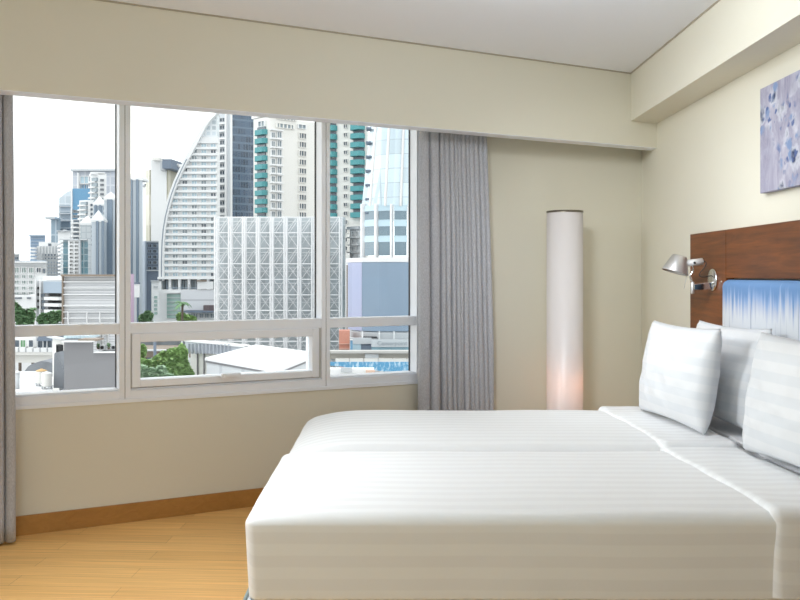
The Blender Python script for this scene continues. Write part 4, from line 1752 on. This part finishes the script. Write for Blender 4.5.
b = Bld('apartment_tower', 'white apartment tower with one column of teal balconies left of the window mullion',
        [(253.5, 207), (269.5, 203), (318, 212)], 116.5, 16, OFFW, 'white towers with teal balconies', ref=1)
teal_row(b, 257, 267.6, 11, 130.4, 8.62, 0, 258, 266, 1.3)
b.grid('window', W_MD, [(276.2, 281)], rows(131.6, 8.78, 10, 7), .5, .2, 1)
b.grid('window', W_MD, [(270.4, 274.4)], rows(132.2, 8.78, 10, 6), .5, .2, 1)
b.grid('window', u_window(OFFW, DKGLASS, 2), [(298, 306)], rows(133, 8.78, 10, 6), .5, .15, 1)
b.grid('ledge', LEDGE, [(269.8, 282)], rows(129.8, 8.78, 10, 1.2), .8, .4, 1)
b.grid('window_band', u_window(OFFW, MDGLASS, 4), [(275, 294)], [(124, 128.6)], .5, .2, 1)
b.put('window', W_MD, 297, 124.6, 305.5, 129, .5, .2, 1)
b.put('window', W_MD, 259, 121, 266, 127, .5, .2, 0)
b.put('roof_block', LEDGE, 270, 111, 300, 116.6, 6, -5, 1)
b.put('window_band', u_window(OFFW, MDGLASS, 5), 276, 117.6, 296, 120.4, .5, .2, 1)

b = Bld('apartment_tower', 'white apartment tower with two columns of teal balconies beside the pale glass tower',
        [(317, 176), (368, 170)], 100, 14, OFFW, 'white towers with teal balconies')
for k in range(16):
    y = 117.6 + 8.72 * k
    b.put('window', GAP, 331, y - 3.2, 336.4, y + .2, .3, .1)
    b.put('balcony', u_balcony(TEAL), 326, y, 337.3, y + 5.2, 1.4, .6)
    if k < 12:
        b.put('window', GAP, 354, y - 4.2, 364.5, y - 1, .3, .1)
        b.put('balcony', u_balcony(TEAL), 352.6, y - .8, 365, y + 4.2, 1.6, .7)
    b.put('window', u_window(OFFW, DKGLASS, 1), 344, y - 2.2, 348.2, y + 2.2, .4, .1)

b = Bld('annexe', 'small white block with gridded windows wedged beside the pale glass tower', [(349.8, 127), (361, 125)], 229, 4, WHITE)
b.grid('window', u_window(WHITE, MDGLASS, 1), [(353, 356.4), (357.6, 360.6)], rows(231.4, 7.4, 4, 5), .4, .15)
b.grid('ledge', LEDGE, [(349.8, 361)], rows(236.9, 7.4, 4, 1.1), .6, .3)
b.put('parapet', LEDGEP, 349.4, 226.6, 361, 229.4, .6, .2)

# --- white space-frame building
LYD = 122.0
x_cols = [216 + 13.86 * k for k in range(10)]
y_rows = [217.2 + 15.55 * k for k in range(12)]
lb = Bld('space_frame_building', 'grey glass building wrapped in a white steel space frame across two window bays', [(214.5, LYD + 2.6), (345.5, LYD + 2.6)], 217.2, 16,
         grid_mat('grey panel glazing', (.44, .48, .50), (.52, .55, .57), 2.0, 2.15, .07, .3, .12))


def col_bm(bm):
    """one white column of the frame: four chords with zigzag lacing"""
    hw, hd = .16, .5
    H = 1.0
    zt, zb = P(0, y_rows[0] - .6, LYD).z, GZ
    for sx in (-1, 1):
        for y in (0, 1.3):
            rod(bm, (sx * hw, y, zb), (sx * hw, y, zt), .08 if y else .115, 6)
    n = 34
    for k in range(n):
        z0, z1 = zb + (zt - zb) * k / n, zb + (zt - zb) * (k + 1) / n
        s = 1 if k % 2 else -1
        rod(bm, (-s * hw, 0, z0), (s * hw, 0, z1), .045, 5)
        rod(bm, (-s * hw, 1.3, z0), (s * hw, 1.3, z1), .035, 5)
        rod(bm, (-hw, 0, z0), (-hw, 1.3, z1), .03, 5)


me = umesh('lattice column', col_bm, (STEELW,))
for px in x_cols:
    o = bpy.data.objects.new('truss_column', me)
    COL.objects.link(o)
    o.parent = lb.root
    o.location = Vector((P(px, 0, LYD).x, LYD, 0)) - Vector(lb.root.location)
xa, xb = P(x_cols[0], 0, LYD).x, P(x_cols[-1], 0, LYD).x


def beam_bm(bm):
    rod(bm, (xa, LYD, 0), (xb, LYD, 0), .075, 6)
    rod(bm, (xa, LYD + 1.3, 0), (xb, LYD + 1.3, 0), .05, 6)
    rod(bm, (xa, LYD + .3, -.55), (xb, LYD + .3, -.55), .035, 5)


me = umesh('frame beam', beam_bm, (STEELW,))
for py in y_rows:
    o = bpy.data.objects.new('frame_beam', me)
    COL.objects.link(o)
    o.parent = lb.root
    o.location = Vector((0, 0, P(0, py, LYD).z)) - Vector(lb.root.location)
bw = P(x_cols[1], 0, LYD).x - xa
bh = P(0, y_rows[0], LYD).z - P(0, y_rows[1], LYD).z


def brace_a(bm):
    for off in (-.18, .18):
        rod(bm, (.24 + off, .9, -bh), (bw - .3 + off, .9, -.1), .05, 5)
    rod(bm, (.24, 1.6, -bh * .5), (bw - .24, 1.6, -.1), .025, 5)


def brace_b(bm):
    rod(bm, (.24, .9, -.1), (bw - .24, .9, -bh + .1), .055, 5)
    rod(bm, (.3, 1.5, -bh * .7), (bw * .6, 1.5, -.1), .025, 5)


def brace_x(bm):
    rod(bm, (.24, .9, -.1), (bw - .24, .9, -bh + .1), .05, 5)
    rod(bm, (.24, 1.0, -bh + .1), (bw - .24, 1.0, -.1), .05, 5)
    rod(bm, (.24, 1.4, -bh * .5), (bw - .24, 1.4, -bh * .5), .03, 5)


braces = [umesh('brace a', brace_a, (STEELW,)), umesh('brace b', brace_b, (STEELW,)), umesh('brace x', brace_x, (STEELW,))]
for r_i in range(11):
    for c_i in range(9):
        o = bpy.data.objects.new('brace', braces[0 if r_i == 0 else 1 if r_i == 1 else 0 if r_i == 2 else 2])
        COL.objects.link(o)
        o.parent = lb.root
        o.location = Vector((P(x_cols[c_i], 0, LYD).x, LYD, P(0, y_rows[r_i], LYD).z)) - Vector(lb.root.location)

# --- close sheds and trees under the middle bay
def quad_roof(name, label, c4, z, over, wall_mat, roof_mat, thick=.12):
    ctr = sum((Vector(p) for p in c4), Vector((0, 0))) / 4
    r = thing(name, (ctr.x, ctr.y, GZ), label, 'shed')
    bm = bmesh.new()
    prism(bm, [tuple(ctr + (Vector(p) - ctr) * .97) for p in c4], GZ, z - thick)
    part('wall', bm, wall_mat, r)
    bm = bmesh.new()
    prism(bm, c4, z - thick, z)
    part('roof', bm, roof_mat, r)
    bm = bmesh.new()
    prism(bm, [tuple(ctr + (Vector(p) - ctr) * .99) for p in c4], z - thick - .1, z - thick)
    part('gutter', bm, MID, r)


RIBV = grid_mat('pale ribbed sheet', (.58, .60, .62), (.48, .50, .53), .42, 60, .03, .5, .02, .3)
quad_roof('shed', 'shed with a bright white flat roof close below the opening sash', [(-8.85, 42.5), (-4.67, 37.0), (-3.45, 45.2), (-7.6, 50.6)], -2.7, .1, RIBV, WHITE)
b = Bld('shed', 'beige shed with a grey-blue ribbed parapet behind the white-roofed shed', [(190.6, 60), (250, 55)], 343.6, 4, OFFW)
b.put('parapet', u_box(plain('grey blue ribbed sheet', (.46, .49, .54), .5, var=.04, scale=.5)), 190.4, 343, 250, 353.4, .4, .2)
b.grid('seam', u_box(MATS['grey blue ribbed sheet']), cols(194.5, 3.7, 12, .35), [(343.4, 353.2)], .2, .45)
b.put('coping', LEDGE, 190.2, 342.6, 250, 343.8, .6, .2)
b.grid('panel_joint', u_box(MID), [(198, 198.4), (204.6, 205)], [(353.4, 385)], .1, .05)

tree('leafy green tree filling the opening sash, its crown left of the beige shed', 172, 58,
     [(182, 353, 7, 9), (174, 356, 8, 9), (166, 358, 8, 8), (158, 362, 7, 7), (182, 366, 9, 8), (172, 370, 10, 8), (186, 374, 8, 8)], .30, 0, 620, trunk_r=.15)
tree('pale grey-green bushes at the bottom left corner of the opening sash', 148, 54,
     [(143, 372, 6, 7), (151, 374, 7, 6.5), (160, 372, 7, 7), (156, 380, 9, 6), (168, 379, 8, 6)], .28, 2, 520, trunk_r=.12)
tree('small light green tree at the left edge of the opening sash', 143, 60,
     [(142, 351, 4.5, 7), (141, 362, 5, 6), (148, 364, 5, 5)], .28, 0, 420, trunk_r=.12)

fo = thing('flyover', (P(160, 0, 92).x, 94, GZ), 'concrete road flyover with a white kerb behind the trees in the opening sash', 'bridge')
bm = bmesh.new()
wbox(bm, 118, 351, 196, 357.5, 90, 8)
part('deck', bm, BROWN, fo)
bm = bmesh.new()
wbox(bm, 118, 349.6, 196, 351.2, 89.8, .4)
part('kerb', bm, WHITE, fo)
bm = bmesh.new()
wbox(bm, 118, 341, 196, 349.7, 97.6, .3)
part('barrier', bm, plain('dark barrier mesh', (.16, .18, .20), .8, var=.5, scale=1.2), fo)
bm = bmesh.new()
a = P(130, 0, 93)
box(bm, (a.x - .7, 92.5, GZ), (a.x + .7, 95, P(0, 357, 90).z))
part('pier', bm, PALE, fo)
lk = P(0, 349.6, 89.8).z
for px, lab, mat, w_ in ((154.9, 'stout blue-grey post at the kerb of the flyover', SLATE, 1.5), (182, 'thin white post on the flyover above the leafy tree', WHITE, .5),
                         (188.4, 'thin white post on the flyover beside the beige shed', WHITE, .5)):
    a = P(px, 0, 89.2)
    po = thing('street_post', (a.x, 89.2, GZ), lab, 'post', 'posts along the flyover')
    bm = bmesh.new()
    ww = w_ / F * 89
    lathe(bm, [(ww, GZ), (ww, P(0, 335, 89).z)], Matrix.Translation((a.x, 89.2, 0)), 12)
    part('shaft', bm, mat, po, True)
    bm = bmesh.new()
    lathe(bm, [(ww * 1.6, GZ), (ww * 1.6, GZ + .4)], Matrix.Translation((a.x, 89.2, 0)), 12)
    part('base', bm, mat, po, True)

# --- right bay: pale glass tower on a white drum with billboards
GYD = 108.0
g_pts = [(361.5, 112), (366, 109.5), (379, 107.5), (394, 106.5), (411, 106.5), (440, 109), (470, 114)]
gt = Bld('office_tower', 'pale blue glass tower with slanted silver mullions at the right end of the window', g_pts, 258, 24,
         grid_mat('pale blue curtain wall', (.36, .46, .50), (.50, .58, .62), 1.6, 1.75, .05, .12, .22), ref=2)
gz0, gz1 = P(0, 206, 107).z, P(0, 96, 107).z
bm = bmesh.new()
Bp = [P(px, 0, Y).to_2d() for px, Y in g_pts]
Tp = [P(px, 0, Y).to_2d() for px, Y in [(373, 110), (377, 109), (383, 107.5), (397, 106.5), (413, 106.5), (440, 109), (470, 114)]]
lo = [bm.verts.new((p.x, p.y, gz0)) for p in Bp] + [bm.verts.new((Bp[-1].x, Bp[-1].y + 24, gz0)), bm.verts.new((Bp[0].x + 3, Bp[0].y + 24, gz0))]
hi = [bm.verts.new((p.x, p.y, gz1)) for p in Tp] + [bm.verts.new((Tp[-1].x, Tp[-1].y + 24, gz1)), bm.verts.new((Tp[0].x + 3, Tp[0].y + 24, gz1))]
n = len(lo)
for i in range(n):
    j = (i + 1) % n
    bm.faces.new((lo[i], lo[j], hi[j], hi[i]))
bm.faces.new(hi)
bm.faces.new(lo[::-1])
part('upper_glass', bm, grid_mat('light sky curtain wall', (.60, .71, .77), (.44, .53, .58), 1.7, 1.75, .05, .12, .12), gt.root)
for (xa_, ya_), (xb_, yb_) in (((376.4, 118), (370, 206)), ((389.6, 118), (385.2, 206)), ((404, 118), (400.6, 206)), ((420, 118), (418, 206))):
    bm = bmesh.new()
    rod(bm, P(xb_, yb_, 106.2), P(xa_, ya_, 106.2), .16, 8)
    part('mullion', bm, BRUSHED, gt.root)
for k in range(7):
    y = 127 + 14.2 * k
    bm = bmesh.new()
    wbox(bm, 364.5 + (1.6 - k * .2), y, 371.4 - k * .2, y + 1.6, 108.6, 2)
    part('floor_edge', bm, SLATE, gt.root)
for i, (c0, c1) in ((1, (367, 377.4)), (2, (380, 391.6)), (3, (394.4, 406.6)), (4, (413, 436))):
    for r0, r1 in ((211, 219.6), (226.4, 235.6), (242, 255.6)):
        gt.put('window', u_box(plain('deep blue grey glass', (.13, .19, .23), .12, var=.45, scale=.5, spec=.6)), c0, r0, c1, r1, .4, .15, i)
    for r0, r1 in ((205.5, 211), (219.6, 226.4), (235.6, 242)):
        gt.put('spandrel', u_box(LTGLASS), c0 - .5, r0, c1 + .5, r1, .4, .12, i)
for px, i in ((365.3, 0), (378.4, 1), (392.8, 2), (408.6, 3)):
    gt.put('pier', u_box(STEELW), px - .7, 204, px + .7, 258.5, .5, .3, i)

dr_pts = [(345.6, 108), (351, 104.5), (362, 102), (380, 101), (412, 101), (450, 103)]
dm = Bld('billboard_drum', 'curved white building carrying large blank grey-blue and lavender billboards', dr_pts, 262, 3.5, WHITE, ref=4)
cz = P(0, 262, 101).z
bm = bmesh.new()
D2 = [P(px, 0, Y - .7).to_2d() for px, Y in dr_pts]
prism(bm, [tuple(p) for p in D2] + [(p.x, p.y + 4) for p in D2[::-1]], cz, P(0, 257.6, 101).z)
part('cornice', bm, WHITE, dm.root)


def curved_panel(pts, z0, z1, mat, name):
    bm = bmesh.new()
    A = [P(px, 0, Y).to_2d() for px, Y in pts]
    prism(bm, [tuple(p) for p in A] + [(p.x, p.y + .25) for p in A[::-1]], z0, z1)
    part(name, bm, mat, dm.root)


pz0, pz1 = P(0, 331, 101).z, P(0, 262.3, 101).z
curved_panel([(348, 105.4), (351.6, 103.4), (356, 102.4), (361.8, 101.4)], pz0, pz1, plain('lavender billboard', (.37, .40, .56), .5, var=.06, scale=.15), 'billboard_panel')
curved_panel([(362, 101.2), (380, 100.3), (412, 100.3), (448, 102)], pz0, pz1, plain('grey blue billboard', (.215, .29, .38), .5, var=.07, scale=.12), 'billboard_panel')
bm = bmesh.new()
wbox(bm, 346.4, 265, 347.6, 331, 105.6, .4)
part('edge_post', bm, BROWN, dm.root)
bm = bmesh.new()
A = [P(px, 0, Y - 1.4).to_2d() for px, Y in dr_pts]
prism(bm, [tuple(p) for p in A] + [(p.x, p.y + 4) for p in A[::-1]], P(0, 338.6, 100).z, P(0, 332.6, 100).z)
part('ring_beam', bm, PALE, dm.root)
bm = bmesh.new()
wbox(bm, 363, 336.6, 377, 338, 99.4, .3)
part('vent_slot', bm, DARK, dm.root)
for px in (361.6, 378.6, 393.4):
    bm = bmesh.new()
    wbox(bm, px, 331.6, px + 1.4, 340, 99.2, .8)
    part('rib', bm, WHITE, dm.root)

# glazed footbridge with lettering
FY = 97.0
fb = thing('footbridge', (P(385, 0, FY).x, FY + 2, GZ), 'glazed footbridge with a pale lettered band under the grey-blue billboard', 'bridge')
bm = bmesh.new()
wbox(bm, 371.4, 339.4, 460, 347, FY, .4)
part('sign_band', bm, plain('pale grey glass band', (.50, .54, .57), .4, var=.03, scale=.5), fb)
bm = bmesh.new()
wbox(bm, 371.4, 347, 460, 351, FY + .2, 1.6)
part('glazing', bm, plain('blue green glazing', (.22, .36, .43), .2, var=.4, scale=.7), fb)
bm = bmesh.new()
wbox(bm, 350, 338, 371.4, 344, FY + 1.5, .6)
part('side_band', bm, PALE, fb)
bm = bmesh.new()
wbox(bm, 352.6, 344, 361, 351, FY + 1.6, .5)
part('side_glazing', bm, LTGLASS, fb)
bm = bmesh.new()
wbox(bm, 361, 344.4, 371.4, 351, FY + 1.8, .5)
part('doorway', bm, SLATE, fb)
bm = bmesh.new()
for px in (373, 398, 440):
    a = P(px, 0, FY + 1.6)
    box(bm, (a.x - .3, FY + .6, GZ), (a.x + .3, FY + 1.6, P(0, 351, FY).z))
part('pier', bm, PALE, fb)
cu = bpy.data.curves.new('sign lettering', 'FONT')
cu.body = 'Centerpoint'
cu.size = .66
cu.extrude = .02
cu.align_x = 'LEFT'
tx = bpy.data.objects.new('lettering', cu)
COL.objects.link(tx)
bpy.context.view_layer.update()
lm = bpy.data.meshes.new_from_object(tx.evaluated_get(bpy.context.evaluated_depsgraph_get()))
bpy.data.objects.remove(tx)
a = P(377.2, 345.2, FY - .05)
off = a - Vector(fb.location)
for v in lm.vertices:
    v.co = Vector((v.co.x, -v.co.z, v.co.y)) + off
lm.materials.clear()
lm.materials.append(plain('grey letters', (.33, .38, .42), .5))
tx = bpy.data.objects.new('lettering', lm)
COL.objects.link(tx)
tx.parent = fb

b = Bld('office_block', 'terracotta-coloured block between the white lattice and the billboard building', [(339, 99.6), (349.8, 99.6)], 331, 3, BRICKO)
b.grid('ledge', u_box(plain('pale terracotta', (.62, .36, .28), .8)), [(339, 349.8)], [(343.4, 344.2), (348, 348.6)], .3, .1)
b = Bld('shopfront', 'sky blue shopfront panel beside the terracotta-coloured block', [(350.2, 97.2), (352.6, 97.2)], 340, .6, SKYBLUE)
b.put('coping', LEDGE, 350, 339.4, 352.8, 340.2, .3, .1)

YV = 86.0
v2 = thing('rail_viaduct', (P(375, 0, YV).x, YV + 4, GZ), 'beige concrete viaduct with segmented beams crossing the lower right pane', 'viaduct')
bm = bmesh.new()
wbox(bm, 325, 351.2, 460, 353.4, YV, 1.6)
part('parapet', bm, plain('beige grey concrete', (.47, .46, .44), .8, var=.08, scale=.8), v2)
bm = bmesh.new()
wbox(bm, 325, 353.4, 460, 359, YV + .6, 1.4)
part('girder', bm, plain('weathered beige concrete', (.42, .40, .36), .85, var=.2, scale=.9), v2)
me = u_box(OFFW)
for k in range(8):
    x0, x1 = P(335.4 + 14.4 * k, 0, YV).x, P(349 + 14.4 * k, 0, YV).x
    o = bpy.data.objects.new('ledge_segment', me)
    COL.objects.link(o)
    o.parent = v2
    z0, z1 = P(0, 362, YV).z, P(0, 358.4, YV).z
    o.location = Vector(((x0 + x1) / 2, YV + .1, (z0 + z1) / 2)) - v2.location
    o.scale = (x1 - x0, .6, z1 - z0)
bm = bmesh.new()
wbox(bm, 365, 354, 378.6, 358.4, YV + .3, .3)
part('beam_panel', bm, PALE, v2)
for px in (352, 440):
    bm = bmesh.new()
    a = P(px, 0, YV + 3)
    box(bm, (a.x - .7, YV + .7, GZ), (a.x + .7, YV + 1.9, P(0, 359, YV + .6).z))
    part('pier', bm, PALE, v2)

bn = thing('banner', (P(380, 0, 82).x, 82, GZ), 'long sky blue hoarding speckled with white below the beige viaduct', 'banner')
m, nt, bs = nodes('speckled blue hoarding')
tc = N(nt, 'ShaderNodeTexCoord')
mp = N(nt, 'ShaderNodeMapping')
mp.inputs['Scale'].default_value = (3.2, 1, 1.4)
nt.links.new(tc.outputs['Object'], mp.inputs[0])
nz = N(nt, 'ShaderNodeTexNoise', Scale=1.3, Detail=3.)
nt.links.new(mp.outputs[0], nz.inputs['Vector'])
cr = N(nt, 'ShaderNodeValToRGB')
cr.color_ramp.elements[0].position = .5
cr.color_ramp.elements[0].color = (.09, .30, .50, 1)
cr.color_ramp.elements[1].position = .7
cr.color_ramp.elements[1].color = (.55, .70, .80, 1)
nt.links.new(nz.outputs['Fac'], cr.inputs[0])
nt.links.new(cr.outputs[0], bs.inputs['Base Color'])
bm = bmesh.new()
poly_extrude(bm, [(325, 362), (460, 362), (460, 372), (385, 371.4), (325, 365)], 82, .2)
part('panel', bm, m, bn)
bm = bmesh.new()
for px in (330, 356, 384, 410, 450):
    a = P(px, 0, 82.3)
    box(bm, (a.x - .08, 82.25, GZ), (a.x + .08, 82.4, P(0, 364, 82).z))
part('frame', bm, PALE, bn)
b = Bld('market_stall', 'white canopy with a peach patch under the blue hoarding, lower right pane', [(325, 70), (374, 70)], 369, 1.2, WHITE, cat='stall', wall='canopy')
b.put('patch', u_box(plain('peach canvas', (.66, .46, .36), .8)), 366, 370, 375, 377, .3, .1)
b.put('patch', u_box(PALE), 341, 367.5, 352, 372, .3, .1)
b = Bld('shopfront', 'bright blue glazed front behind the lattice column in the lower right pane', [(325, 148), (343, 148)], 331, 2, plain('bright blue panels', (.22, .50, .68), .4, var=.25, scale=.5))
b.put('ledge', LEDGE, 325, 340.5, 343, 342.5, .5, .2)


# ------------------------------------------------------------------ light
w = bpy.data.worlds.new('overcast sky')
S.world = w
w.use_nodes = True
bg = w.node_tree.nodes['Background']
bg.inputs[0].default_value = (.97, .985, 1, 1)
bg.inputs[1].default_value = 1.92


def lamp(name, kind, loc, rot, energy, color=(1, 1, 1), **kw):
    l = bpy.data.lights.new(name, kind)
    l.energy = energy
    l.color = color
    for k, v in kw.items():
        setattr(l, k, v)
    o = bpy.data.objects.new(name, l)
    COL.objects.link(o)
    o.location = loc
    o.rotation_euler = rot
    return o


# the bright part of the overcast sky, left of the towers
d = Vector((-.90, .30, .30)).normalized()
sun = lamp('bright_sky', 'SUN', (-8, 10, 12), d.to_track_quat('Z', 'Y').to_euler(), 1.6, (.95, .98, 1), angle=R(70))


def spot(loc, aim, energy, size, col=(.90, .95, 1), soft=.25):  # aimed fill light, added without a fixture
    v = Vector(aim) - Vector(loc)
    lamp('fill_spot', 'SPOT', loc, v.to_track_quat('-Z', 'Y').to_euler(), energy, col,
         shadow_soft_size=soft, spot_size=R(size), spot_blend=1)


# fill lamps added to brighten the room, unseen above, beside and behind the view
lamp('fill_lamp', 'POINT', (.8, 3.6, 2.5), (0, 0, 0), 12, (.86, .94, 1), shadow_soft_size=.08)
spot((.1, 2.75, 2.45), (1.66, 5.4, 1.1), 205, 60)
spot((-2.3, 2.3, 2.4), (1.8, 3.9, 1.4), 298, 66)
spot((-1.3, 2.5, 2.5), (-1.0, 2.9, 0), 175, 80)
lamp('fill_lamp', 'POINT', (-.9, -.5, 1.25), (0, 0, 0), 40, (.58, .83, 1), shadow_soft_size=.2)

lamp('column_lamp_bulb', 'POINT', (1.16, 5.64, .62), (0, 0, 0), 2.2, (1, .52, .32), shadow_soft_size=.03)

vs = S.view_settings
vs.view_transform = 'Standard'
vs.look = 'None'
vs.gamma = 1
vs.use_curve_mapping = False
vs.exposure = 0.0
S.cycles.max_bounces = 10
S.cycles.diffuse_bounces = 6
S.cycles.transparent_max_bounces = 12
S.cycles.use_denoising = True
S.cycles.sample_clamp_indirect = 6
